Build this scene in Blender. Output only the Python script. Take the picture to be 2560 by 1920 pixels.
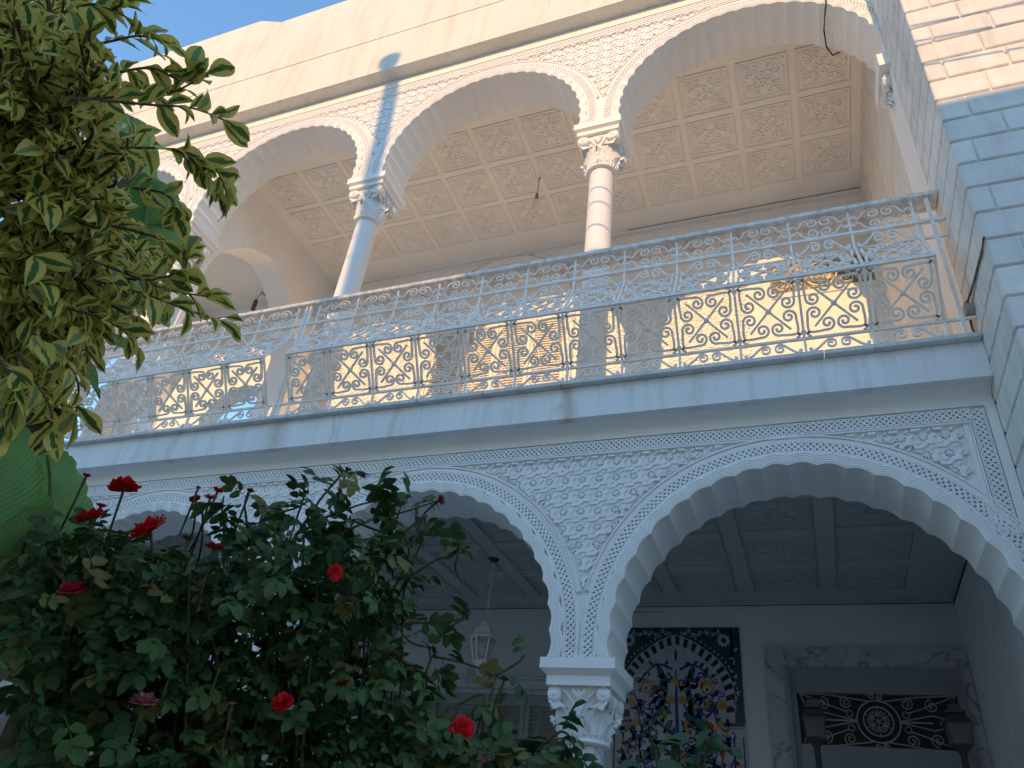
import bpy, bmesh, math, random
import numpy as np
from mathutils import Matrix, Vector, Euler
PI = math.pi
R_ = math.radians
for o in list(bpy.data.objects):
    bpy.data.objects.remove(o)
scene = bpy.context.scene
COL = scene.collection
random.seed(7)
rng = np.random.default_rng(7)

# ---------------------------------------------------------------- camera
cam_d = bpy.data.cameras.new('camera')
cam = bpy.data.objects.new('camera', cam_d)
COL.objects.link(cam)
CAM = Vector((0, -4, 1.6))
cam.location = CAM
cam.rotation_euler = (R_(124.3805), R_(-5.9187), R_(20.0224))
cam_d.sensor_width = 36
cam_d.lens = 1872.765 / 2560 * 36
cam_d.clip_start = 0.05
cam_d.clip_end = 2000
scene.camera = cam

# ---------------------------------------------------------------- world and sun
SUN_EL = R_(16.7)
SUN_AZ = R_(3.0)
world = bpy.data.worlds.new('World')
scene.world = world
world.use_nodes = True
wn = world.node_tree
for n in list(wn.nodes):
    wn.nodes.remove(n)
sky = wn.nodes.new('ShaderNodeTexSky')
sky.sky_type = 'NISHITA'
sky.sun_disc = False
sky.sun_elevation = SUN_EL
sky.sun_rotation = PI - SUN_AZ
sky.altitude = 50
sky.air_density = 1.6
sky.dust_density = 0.0
sky.ozone_density = 5.0
bg = wn.nodes.new('ShaderNodeBackground')
bg.inputs['Strength'].default_value = 0.15
wo = wn.nodes.new('ShaderNodeOutputWorld')
wn.links.new(sky.outputs[0], bg.inputs['Color'])
wn.links.new(bg.outputs[0], wo.inputs['Surface'])

sun_d = bpy.data.lights.new('sun', 'SUN')
sun_d.energy = 2.0
sun_d.angle = R_(0.5)
sun_d.color = (0.76, 0.435, 0.17)
sun = bpy.data.objects.new('sun', sun_d)
COL.objects.link(sun)
TO_SUN = Vector((math.sin(SUN_AZ) * math.cos(SUN_EL), -math.cos(SUN_AZ) * math.cos(SUN_EL), math.sin(SUN_EL)))
sun.rotation_euler = TO_SUN.to_track_quat('Z', 'Y').to_euler()
sun.location = (2, -30, 14)

scene.cycles.max_bounces = 8
scene.cycles.diffuse_bounces = 6
scene.cycles.glossy_bounces = 2
scene.cycles.transmission_bounces = 3
scene.cycles.transparent_max_bounces = 6
scene.cycles.caustics_reflective = False
scene.cycles.caustics_refractive = False

vs = scene.view_settings
vs.view_transform = 'Standard'
vs.look = 'None'
vs.exposure = 1.38
vs.gamma = 1.0
vs.use_curve_mapping = False

# ---------------------------------------------------------------- helpers
WORLD = {}
I4 = Matrix.Identity(4)


def link(o, parent=None, m=None):
    COL.objects.link(o)
    m = m.copy() if m is not None else I4.copy()
    if parent is not None:
        o.parent = parent
        o.matrix_parent_inverse = WORLD[parent.name].inverted()
    o.matrix_basis = m
    WORLD[o.name] = m
    return o


def tag(o, label, cat, group=None):
    o['label'] = label
    o['category'] = cat
    if group:
        o['group'] = group
    return o


def thing(name, label, cat, loc=(0, 0, 0), group=None):
    o = bpy.data.objects.new(name, None)
    o.empty_display_size = 0.1
    link(o, None, Matrix.Translation(Vector(loc)))
    return tag(o, label, cat, group)


class MB:
    def __init__(s):
        s.v = []
        s.f = []

    def add(s, vs_, fs):
        b = len(s.v)
        s.v.extend([tuple(p) for p in vs_])
        s.f.extend([tuple(i + b for i in f) for f in fs])

    def box(s, x0, x1, y0, y1, z0, z1):
        s.add([(x0, y0, z0), (x1, y0, z0), (x1, y1, z0), (x0, y1, z0), (x0, y0, z1), (x1, y0, z1), (x1, y1, z1), (x0, y1, z1)],
              [(0, 3, 2, 1), (4, 5, 6, 7), (0, 1, 5, 4), (1, 2, 6, 5), (2, 3, 7, 6), (3, 0, 4, 7)])

    def frustum(s, a, b):
        # a, b = (x0,x1,y0,y1,z)
        x0, x1, y0, y1, z0 = a
        X0, X1, Y0, Y1, z1 = b
        s.add([(x0, y0, z0), (x1, y0, z0), (x1, y1, z0), (x0, y1, z0), (X0, Y0, z1), (X1, Y0, z1), (X1, Y1, z1), (X0, Y1, z1)],
              [(0, 3, 2, 1), (4, 5, 6, 7), (0, 1, 5, 4), (1, 2, 6, 5), (2, 3, 7, 6), (3, 0, 4, 7)])

    def sweep(s, pts, r, n=4, r2=None, up=(0, 1, 0), rot=PI / 4, closed=False):
        """sweep an n-gon (r along side axis, r2 along up axis) along pts"""
        P = [Vector(p) for p in pts]
        m = len(P)
        if m < 2:
            return
        up = Vector(up)
        rr = r if hasattr(r, '__len__') else [r] * m
        k = 1.0 if r2 is None else r2
        base = len(s.v)
        for i in range(m):
            if closed:
                t = P[(i + 1) % m] - P[i - 1]
            else:
                t = P[min(i + 1, m - 1)] - P[max(i - 1, 0)]
            if t.length < 1e-9:
                t = Vector((1, 0, 0))
            t.normalize()
            u = up - t * up.dot(t)
            if u.length < 1e-4:
                u = Vector((1, 0, 0)) - t * t.x
                if u.length < 1e-4:
                    u = Vector((0, 0, 1))
            u.normalize()
            w = t.cross(u)
            for j in range(n):
                a = rot + 2 * PI * j / n
                s.v.append(tuple(P[i] + w * (math.cos(a) * rr[i]) + u * (math.sin(a) * rr[i] * k)))
        for i in range(m if closed else m - 1):
            i2 = (i + 1) % m
            for j in range(n):
                j2 = (j + 1) % n
                s.f.append((base + i * n + j, base + i2 * n + j, base + i2 * n + j2, base + i * n + j2))
        if not closed:
            s.f.append(tuple(base + j for j in range(n)))
            s.f.append(tuple(base + (m - 1) * n + n - 1 - j for j in range(n)))

    def lathe(s, prof, cx, cy, n=24, ax='z'):
        base = len(s.v)
        for (r, z) in prof:
            for j in range(n):
                a = 2 * PI * j / n
                if ax == 'z':
                    s.v.append((cx + r * math.cos(a), cy + r * math.sin(a), z))
                elif ax == 'y':
                    s.v.append((cx + r * math.cos(a), z, cy + r * math.sin(a)))
                else:
                    s.v.append((z, cx + r * math.cos(a), cy + r * math.sin(a)))
        for i in range(len(prof) - 1):
            for j in range(n):
                j2 = (j + 1) % n
                s.f.append((base + i * n + j, base + i * n + j2, base + (i + 1) * n + j2, base + (i + 1) * n + j))
        s.f.append(tuple(base + n - 1 - j for j in range(n)))
        s.f.append(tuple(base + (len(prof) - 1) * n + j for j in range(n)))

    def ball(s, c, r, n=6, m=4, sc=(1, 1, 1)):
        base = len(s.v)
        for i in range(m + 1):
            a = PI * i / m
            for j in range(n):
                b = 2 * PI * j / n
                s.v.append((c[0] + r * sc[0] * math.sin(a) * math.cos(b), c[1] + r * sc[1] * math.sin(a) * math.sin(b), c[2] + r * sc[2] * math.cos(a)))
        for i in range(m):
            for j in range(n):
                j2 = (j + 1) % n
                s.f.append((base + i * n + j, base + (i + 1) * n + j, base + (i + 1) * n + j2, base + i * n + j2))

    def mesh(s, name, smooth=False, m=None):
        me = bpy.data.meshes.new(name)
        me.from_pydata(s.v, [], s.f)
        if m:
            for k in (m if isinstance(m, (list, tuple)) else [m]):
                me.materials.append(k)
        if smooth:
            me.polygons.foreach_set('use_smooth', [True] * len(me.polygons))
        me.update()
        return me


def fixn(me):
    bm = bmesh.new()
    bm.from_mesh(me)
    bmesh.ops.remove_doubles(bm, verts=bm.verts, dist=1e-5)
    bmesh.ops.recalc_face_normals(bm, faces=bm.faces)
    bm.to_mesh(me)
    bm.free()


def obj(name, mb, m, parent=None, smooth=False, mat4=None, label=None, autos=None):
    me = mb.mesh(name, smooth, m) if isinstance(mb, MB) else mb
    if isinstance(mb, MB):
        fixn(me)
        if autos:
            me.set_sharp_from_angle(angle=R_(autos))
    o = bpy.data.objects.new(name, me)
    link(o, parent, mat4)
    if label:
        o['label'] = label
    return o


def bevel_mesh(name, mb, m, w, seg=1):
    me = mb.mesh(name, False, m)
    bm = bmesh.new()
    bm.from_mesh(me)
    bmesh.ops.bevel(bm, geom=list(bm.edges), offset=w, segments=seg, affect='EDGES', profile=0.7)
    bm.to_mesh(me)
    bm.free()
    return me


# ---------------------------------------------------------------- materials
def mat(name, base, rough=0.6, spec=0.3, var=0.06, vscale=3.0, bump=0.15, bscale=60.0, metal=0.0, streak=0.0, trans=0.0, tint=None):
    m = bpy.data.materials.new(name)
    m.use_nodes = True
    nt = m.node_tree
    b = nt.nodes['Principled BSDF']
    b.inputs['Roughness'].default_value = rough
    b.inputs['Metallic'].default_value = metal
    b.inputs['Specular IOR Level'].default_value = spec
    tc = nt.nodes.new('ShaderNodeTexCoord')
    nz = nt.nodes.new('ShaderNodeTexNoise')
    nz.inputs['Scale'].default_value = vscale
    nz.inputs['Detail'].default_value = 3
    nz.inputs['Roughness'].default_value = 0.65
    geo = nt.nodes.new('ShaderNodeNewGeometry')
    nt.links.new(geo.outputs['Position'], nz.inputs['Vector'])
    mix = nt.nodes.new('ShaderNodeMix')
    mix.data_type = 'RGBA'
    a = [max(0, c * (1 - var)) for c in base]
    c2 = [min(1, c * (1 + var)) for c in base]
    if tint:
        a = list(tint)
    mix.inputs[6].default_value = (*a, 1)
    mix.inputs[7].default_value = (*c2, 1)
    mr = nt.nodes.new('ShaderNodeMapRange')
    mr.inputs[1].default_value = 0.3
    mr.inputs[2].default_value = 0.65
    nt.links.new(nz.outputs[0], mr.inputs[0])
    nt.links.new(mr.outputs[0], mix.inputs[0])
    out = mix.outputs[2]
    if streak > 0:
        mp = nt.nodes.new('ShaderNodeMapping')
        mp.inputs['Scale'].default_value = (9, 9, 0.7)
        nt.links.new(geo.outputs['Position'], mp.inputs[0])
        n2 = nt.nodes.new('ShaderNodeTexNoise')
        n2.inputs['Scale'].default_value = 1.0
        n2.inputs['Detail'].default_value = 4
        n2.inputs['Roughness'].default_value = 0.7
        nt.links.new(mp.outputs[0], n2.inputs['Vector'])
        m2 = nt.nodes.new('ShaderNodeMapRange')
        m2.inputs[1].default_value = 0.50
        m2.inputs[2].default_value = 0.70
        m2.inputs[4].default_value = streak
        nt.links.new(n2.outputs[0], m2.inputs[0])
        mx = nt.nodes.new('ShaderNodeMix')
        mx.data_type = 'RGBA'
        nt.links.new(m2.outputs[0], mx.inputs[0])
        nt.links.new(out, mx.inputs[6])
        mx.inputs[7].default_value = (base[0] * 0.45, base[1] * 0.42, base[2] * 0.36, 1)
        out = mx.outputs[2]
    nt.links.new(out, b.inputs['Base Color'])
    if bump > 0:
        n3 = nt.nodes.new('ShaderNodeTexNoise')
        n3.inputs['Scale'].default_value = bscale
        n3.inputs['Detail'].default_value = 2
        nt.links.new(geo.outputs['Position'], n3.inputs['Vector'])
        bp = nt.nodes.new('ShaderNodeBump')
        bp.inputs['Strength'].default_value = bump
        bp.inputs['Distance'].default_value = 0.004
        nt.links.new(n3.outputs[0], bp.inputs['Height'])
        nt.links.new(bp.outputs[0], b.inputs['Normal'])
    return m


def add_random_tint(m, amt, dark=None):
    """small per-piece difference in tone"""
    nt = m.node_tree
    b = nt.nodes['Principled BSDF']
    src = b.inputs['Base Color'].links[0].from_socket
    oi = nt.nodes.new('ShaderNodeObjectInfo')
    mr = nt.nodes.new('ShaderNodeMapRange')
    mr.inputs[3].default_value = 1 - amt
    mr.inputs[4].default_value = 1.0
    nt.links.new(oi.outputs['Random'], mr.inputs[0])
    vm = nt.nodes.new('ShaderNodeVectorMath')
    vm.operation = 'SCALE'
    nt.links.new(src, vm.inputs[0])
    nt.links.new(mr.outputs[0], vm.inputs['Scale'])
    for l in list(src.links):
        if l.to_node != vm:
            t_ = l.to_socket
            nt.links.new(vm.outputs[0], t_)


def add_stain(m, spots, col, zr):
    """rust / damp stains with a shape of their own: spots = [(x, width, strength)], running down between zr"""
    nt = m.node_tree
    b = nt.nodes['Principled BSDF']
    src = b.inputs['Base Color'].links[0].from_socket
    geo = nt.nodes.new('ShaderNodeNewGeometry')
    sep = nt.nodes.new('ShaderNodeSeparateXYZ')
    nz = nt.nodes.new('ShaderNodeTexNoise')
    nz.inputs['Scale'].default_value = 7
    nz.inputs['Detail'].default_value = 7
    nt.links.new(geo.outputs['Position'], nz.inputs['Vector'])
    nt.links.new(geo.outputs['Position'], sep.inputs[0])
    w = nt.nodes.new('ShaderNodeMath')
    w.operation = 'MULTIPLY_ADD'
    w.inputs[1].default_value = 0.16
    nt.links.new(nz.outputs[0], w.inputs[0])
    nt.links.new(sep.outputs[0], w.inputs[2])
    tot = None
    for (x, wd, st) in spots:
        d = nt.nodes.new('ShaderNodeMath'); d.operation = 'SUBTRACT'; d.inputs[1].default_value = x + 0.08
        nt.links.new(w.outputs[0], d.inputs[0])
        ab = nt.nodes.new('ShaderNodeMath'); ab.operation = 'ABSOLUTE'
        nt.links.new(d.outputs[0], ab.inputs[0])
        mr = nt.nodes.new('ShaderNodeMapRange'); mr.inputs[1].default_value = 0; mr.inputs[2].default_value = wd
        mr.inputs[3].default_value = st; mr.inputs[4].default_value = 0
        nt.links.new(ab.outputs[0], mr.inputs[0])
        if tot is None:
            tot = mr.outputs[0]
        else:
            ad = nt.nodes.new('ShaderNodeMath'); ad.operation = 'MAXIMUM'
            nt.links.new(tot, ad.inputs[0]); nt.links.new(mr.outputs[0], ad.inputs[1])
            tot = ad.outputs[0]
    mu = nt.nodes.new('ShaderNodeMath'); mu.operation = 'MULTIPLY'
    nt.links.new(tot, mu.inputs[0]); nt.links.new(nz.outputs[0], mu.inputs[1])
    mx = nt.nodes.new('ShaderNodeMix'); mx.data_type = 'RGBA'
    nt.links.new(mu.outputs[0], mx.inputs[0]); nt.links.new(src, mx.inputs[6])
    mx.inputs[7].default_value = (*col, 1)
    nt.links.new(mx.outputs[2], b.inputs['Base Color'])


M = {}
M['plaster'] = mat('white_plaster', (0.87, 0.855, 0.83), 0.75, 0.15, 0.035, 1.6, 0.25, 90, streak=0.07)
M['carved'] = mat('carved_stucco', (0.86, 0.85, 0.83), 0.7, 0.15, 0.03, 4, 0.15, 120)
M['fascia'] = mat('painted_fascia', (0.80, 0.80, 0.79), 0.6, 0.25, 0.04, 2, 0.2, 30, streak=0.34)
add_stain(M['fascia'], [(-1.32, 0.07, 1.1), (-3.62, 0.13, 0.75), (-2.6, 0.04, 0.45), (-5.9, 0.06, 0.7), (0.45, 0.03, 0.4), (-3.1, 0.03, 0.5), (-0.5, 0.025, 0.35), (-4.6, 0.04, 0.4)], (0.42, 0.27, 0.15), None)
M['block'] = mat('rusticated_plaster', (0.78, 0.76, 0.72), 0.85, 0.1, 0.07, 6, 0.6, 45, streak=0.25)
add_random_tint(M['block'], 0.10)
M['parapet'] = mat('weathered_parapet_plaster', (0.74, 0.70, 0.62), 0.85, 0.1, 0.05, 1.3, 0.4, 60, streak=0.22)
M['rough'] = mat('roughcast_plaster', (0.72, 0.72, 0.72), 0.9, 0.1, 0.08, 8, 1.0, 45)
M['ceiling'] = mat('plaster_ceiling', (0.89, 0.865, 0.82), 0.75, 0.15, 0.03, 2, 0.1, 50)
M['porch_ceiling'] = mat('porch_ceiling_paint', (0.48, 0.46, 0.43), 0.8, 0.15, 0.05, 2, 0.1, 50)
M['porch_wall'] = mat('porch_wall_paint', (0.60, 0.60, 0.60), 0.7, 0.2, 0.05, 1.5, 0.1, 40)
M['coping'] = mat('marble_coping', (0.66, 0.66, 0.65), 0.45, 0.4, 0.12, 9, 0.08, 60, streak=0.3)
M['handrail'] = mat('weathered_handrail', (0.74, 0.71, 0.68), 0.6, 0.3, 0.25, 22, 0.2, 80, streak=0.5)
M['iron'] = mat('white_painted_iron', (0.86, 0.82, 0.76), 0.42, 0.4, 0.10, 14, 0.1, 90)
M['iron_dark'] = mat('black_iron', (0.03, 0.026, 0.024), 0.45, 0.4, 0.2, 14, 0.1, 90)
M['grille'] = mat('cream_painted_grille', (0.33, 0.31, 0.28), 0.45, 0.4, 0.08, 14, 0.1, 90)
M['shaft'] = mat('painted_shaft', (0.80, 0.785, 0.765), 0.5, 0.3, 0.02, 2, 0.06, 40)
M['floor'] = mat('terrace_tile', (0.76, 0.66, 0.54), 0.5, 0.3, 0.08, 4, 0.05, 40)
M['shutter'] = mat('cream_shutter', (0.84, 0.82, 0.79), 0.55, 0.3, 0.05, 6, 0.05, 60)
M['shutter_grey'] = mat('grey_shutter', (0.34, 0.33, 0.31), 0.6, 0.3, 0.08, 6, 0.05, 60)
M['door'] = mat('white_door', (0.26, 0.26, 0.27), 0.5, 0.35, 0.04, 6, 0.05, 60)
M['dark'] = mat('dark_opening', (0.045, 0.042, 0.040), 0.6, 0.2, 0.1, 6, 0.0)
M['ground'] = mat('pale_paving', (0.36, 0.33, 0.29), 0.9, 0.1, 0.12, 2, 0.5, 25)
M['path'] = mat('paving', (0.48, 0.46, 0.43), 0.85, 0.2, 0.12, 3, 0.3, 40)
M['cable'] = mat('grey_cable', (0.16, 0.14, 0.12), 0.6, 0.3, 0.2, 10, 0)
M['cableblack'] = mat('black_cable', (0.03, 0.03, 0.03), 0.6, 0.3, 0.2, 10, 0)
M['junction'] = mat('grey_plastic_box', (0.36, 0.33, 0.28), 0.55, 0.3, 0.1, 12, 0.05)
M['brass'] = mat('brass_holder', (0.35, 0.24, 0.10), 0.4, 0.5, 0.1, 12, 0, metal=0.6)
M['bakelite'] = mat('brown_lamp_holder', (0.16, 0.06, 0.03), 0.45, 0.4, 0.15, 14, 0)
M['lanternpaint'] = mat('cream_lantern_paint', (0.72, 0.72, 0.70), 0.4, 0.4, 0.06, 14, 0.05)
M['opposite'] = mat('neighbour_plaster', (0.76, 0.75, 0.73), 0.85, 0.1, 0.05, 1, 0.2, 40, streak=0.1)


def glass(name, col=(0.9, 0.95, 1.0), rough=0.08, alpha=0.35):
    m = bpy.data.materials.new(name)
    m.use_nodes = True
    b = m.node_tree.nodes['Principled BSDF']
    b.inputs['Base Color'].default_value = (*col, 1)
    b.inputs['Roughness'].default_value = rough
    b.inputs['Transmission Weight'].default_value = 0.6
    b.inputs['Alpha'].default_value = alpha
    return m


M['glass'] = glass('lantern_glass', (0.75, 0.8, 0.85), 0.2, 0.45)
M['smoked'] = glass('smoked_glass', (0.12, 0.15, 0.16), 0.3, 0.7)
M['bulb'] = mat('opal_bulb', (0.78, 0.72, 0.58), 0.2, 0.6, 0.02, 5, 0)


def marble(name, base, vein, scale=2.2):
    m = bpy.data.materials.new(name)
    m.use_nodes = True
    nt = m.node_tree
    b = nt.nodes['Principled BSDF']
    b.inputs['Roughness'].default_value = 0.35
    geo = nt.nodes.new('ShaderNodeNewGeometry')
    nz = nt.nodes.new('ShaderNodeTexNoise')
    nz.inputs['Scale'].default_value = scale
    nz.inputs['Detail'].default_value = 10
    nz.inputs['Distortion'].default_value = 1.6
    nt.links.new(geo.outputs['Position'], nz.inputs['Vector'])
    cr = nt.nodes.new('ShaderNodeValToRGB')
    e = cr.color_ramp.elements
    e[0].position = 0.40; e[0].color = (*base, 1)
    e[1].position = 0.60; e[1].color = (*[c * 0.92 for c in base], 1)
    k = cr.color_ramp.elements.new(0.495); k.color = (*[c * 0.85 for c in base], 1)
    k = cr.color_ramp.elements.new(0.508); k.color = (*vein, 1)
    k = cr.color_ramp.elements.new(0.53); k.color = (*[c * 0.9 for c in base], 1)
    nt.links.new(nz.outputs[0], cr.inputs[0])
    nt.links.new(cr.outputs[0], b.inputs['Base Color'])
    return m


M['marble'] = marble('veined_marble', (0.46, 0.45, 0.45), (0.16, 0.17, 0.18))
M['marble_shaft'] = marble('veined_marble_shaft', (0.72, 0.72, 0.72), (0.34, 0.34, 0.36), 3.0)

# ================================================================= GROUND
def struct(o):
    o['kind'] = 'structure'
    return o


g = MB()
g.add([(-400, -400, 0), (400, -400, 0), (400, 400, 0), (-400, 400, 0)], [(0, 1, 2, 3)])
struct(obj('ground', g, M['ground']))
g = MB()
g.add([(-9, -1.3, 0.004), (4, -1.3, 0.004), (4, -0.1, 0.004), (-9, -0.1, 0.004)], [(0, 1, 2, 3)])
struct(obj('paved_path', g, M['path']))

# ================================================================= VILLA
villa = thing('villa', 'white two storey villa with carved horseshoe arches, columns and balcony', 'house', (0, 0, 0))
FR = 0.018          # ground plane of the carving; smooth faces stand at y = 0


class Arch:
    def __init__(s, cx, cz, zs, R, N, amp):
        s.cx, s.cz, s.zs, s.R, s.N, s.amp = cx, cz, zs, R, N, amp
        s.st = cz - zs
        s.L = PI * R + 2 * s.st

    def pt(s, q, off):
        """q in 0..1 from left springing to right springing, off = offset outwards"""
        d = q * s.L
        r = s.R + off
        if d <= s.st:
            return (s.cx - r, s.zs + d)
        if d >= s.L - s.st:
            return (s.cx + r, s.zs + (s.L - d))
        a = PI - (d - s.st) / s.R
        return (s.cx + r * math.cos(a), s.cz + r * math.sin(a))

    def scal(s, q):
        return s.amp * abs(math.sin(PI * s.N * q))


def ring_plate(mb, A, off0, off1, y, yb, n=72, q0=0.0, q1=1.0, f0=None, f1=None):
    """flat band on the wall between two offsets, front at y, sides back to yb"""
    b = len(mb.v)
    for i in range(n + 1):
        q = q0 + (q1 - q0) * i / n
        o0 = off0 + (f0(q) if f0 else 0)
        o1 = off1 + (f1(q) if f1 else 0)
        x, z = A.pt(q, o0)
        X, Z = A.pt(q, o1)
        mb.v += [(x, y, z), (X, y, Z), (x, yb, z), (X, yb, Z)]
    for i in range(n):
        k = b + 4 * i
        mb.f += [(k, k + 1, k + 5, k + 4), (k, k + 4, k + 6, k + 2), (k + 1, k + 3, k + 7, k + 5)]
    mb.f += [(b, b + 2, b + 3, b + 1), (b + 4 * n, b + 4 * n + 1, b + 4 * n + 3, b + 4 * n + 2)]


def bar2(mb, fn, a, b_, w, y0, y1, n=1):
    """raised straight bar from a to b_ in (s,t) space, mapped through fn -> (x,z)"""
    dx, dy = b_[0] - a[0], b_[1] - a[1]
    L = math.hypot(dx, dy)
    if L < 1e-6:
        return
    nx, ny = -dy / L * w / 2, dx / L * w / 2
    base = len(mb.v)
    for i in range(n + 1):
        k = i / n
        px, py = a[0] + dx * k, a[1] + dy * k
        x, z = fn(px + nx, py + ny)
        X, Z = fn(px - nx, py - ny)
        mb.v += [(x, y0, z), (X, y0, Z), (x, y1, z), (X, y1, Z)]
    for i in range(n):
        k = base + 4 * i
        mb.f += [(k, k + 1, k + 5, k + 4), (k, k + 4, k + 6, k + 2), (k + 1, k + 3, k + 7, k + 5)]
    k = base + 4 * n
    mb.f += [(base, base + 2, base + 3, base + 1), (k, k + 1, k + 3, k + 2)]


def lattice_band(mb, fn, L, w, pitch, bw, y):
    """woven basket band: two families of bars, one a little higher than the other"""
    n = int(L / pitch)
    p = L / n
    for i in range(-int(w / p) - 1, n + 1):
        for sgn, h in ((1, 0.0), (-1, -0.0025)):
            s0 = i * p
            a, b_ = ((s0, 0), (s0 + w, w)) if sgn > 0 else ((s0, w), (s0 + w, 0))
            # clip in s
            t0 = max(0, (0 - a[0]) / w) if a[0] < 0 else 0
            t1 = min(1, (L - a[0]) / w)
            if t1 - t0 < 0.15:
                continue
            A_ = (a[0] + (b_[0] - a[0]) * t0, a[1] + (b_[1] - a[1]) * t0)
            B_ = (a[0] + (b_[0] - a[0]) * t1, a[1] + (b_[1] - a[1]) * t1)
            bar2(mb, fn, A_, B_, bw, y + h, FR, 2)
    # thin border beads
    for t in (-0.004, w + 0.004):
        m = max(6, int(L / 0.06))
        for i in range(m):
            bar2(mb, fn, (L * i / m, t), (L * (i + 1) / m, t), 0.007, y - 0.001, FR, 1)


def spandrel_field(mb, x0, x1, z0, z1, cell, inside, y, jitter=0.0):
    """star and strap carving: pierced rosettes of eight drilled petals tied by bent raised straps"""
    fn = lambda s, t: (s, t)
    nx = int((x1 - x0) / cell) + 1
    nz = int((z1 - z0) / cell) + 1
    w = cell * 0.10
    yp = y + 0.006            # face of the pierced plate
    ang = [2 * PI * a / 16 for a in range(17)]
    sq = lambda a: 0.5 / max(abs(math.cos(a)), abs(math.sin(a)))
    for i in range(nx + 1):
        for j in range(nz + 1):
            cx = x0 + (i + 0.5) * cell
            cz = z1 - (j + 0.5) * cell

            def ok(u, v):
                return inside(cx + u * cell, cz + v * cell)

            def seg(ax, az, bx, bz, ww=w, h=0.0):
                if ok(ax, az) and ok(bx, bz):
                    h += random.uniform(-0.0022, 0.0018)
                    ww *= random.uniform(0.85, 1.15)
                    ax += random.uniform(-.014, .014); bz += random.uniform(-.014, .014)
                    bar2(mb, fn, (cx + ax * cell, cz + az * cell), (cx + bx * cell, cz + bz * cell), ww, y - h, FR, 1)
            # plate between the rosette hole and the edge of the cell
            for a in range(16):
                t0, t1 = ang[a], ang[a + 1]
                q = [(0.235 * math.cos(t0), 0.235 * math.sin(t0)), (sq(t0) * math.cos(t0), sq(t0) * math.sin(t0)), (sq(t1) * math.cos(t1), sq(t1) * math.sin(t1)), (0.235 * math.cos(t1), 0.235 * math.sin(t1))]
                if all(ok(*p) for p in q):
                    P = [(cx + p[0] * cell, cz + p[1] * cell) for p in q]
                    mb.add([(P[0][0], yp, P[0][1]), (P[1][0], yp, P[1][1]), (P[2][0], yp, P[2][1]), (P[3][0], yp, P[3][1]), (P[0][0], FR, P[0][1]), (P[3][0], FR, P[3][1])], [(0, 1, 2, 3), (0, 3, 5, 4)])
            for a in range(8):
                t = a * PI / 4 + PI / 8
                seg(0.0, 0.0, 0.245 * math.cos(t), 0.245 * math.sin(t), w * 0.55, -0.004)
            # bent straps stepping between the rosettes
            seg(-0.50, 0.40, -0.10, 0.40, w * 1.3, 0.004)
            seg(-0.10, 0.40, 0.12, 0.62, w * 1.3, 0.004)
            seg(0.12, 0.62, 0.50, 0.62, w * 1.3, 0.004)
            seg(0.40, -0.36, 0.40, -0.06, w * 1.2, 0.003)
            seg(0.40, -0.06, 0.60, 0.16, w * 1.2, 0.003)
            seg(-0.34, -0.38, -0.14, -0.26, w, 0.002)
            seg(0.22, 0.28, 0.36, 0.44, w, 0.002)
            # drilled slots beside the straps
            for (u, v) in ((-0.30, 0.315), (0.32, 0.535), (0.32, -0.2), (-0.40, -0.14)):
                if ok(u - 0.09, v) and ok(u + 0.09, v):
                    pass


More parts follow.
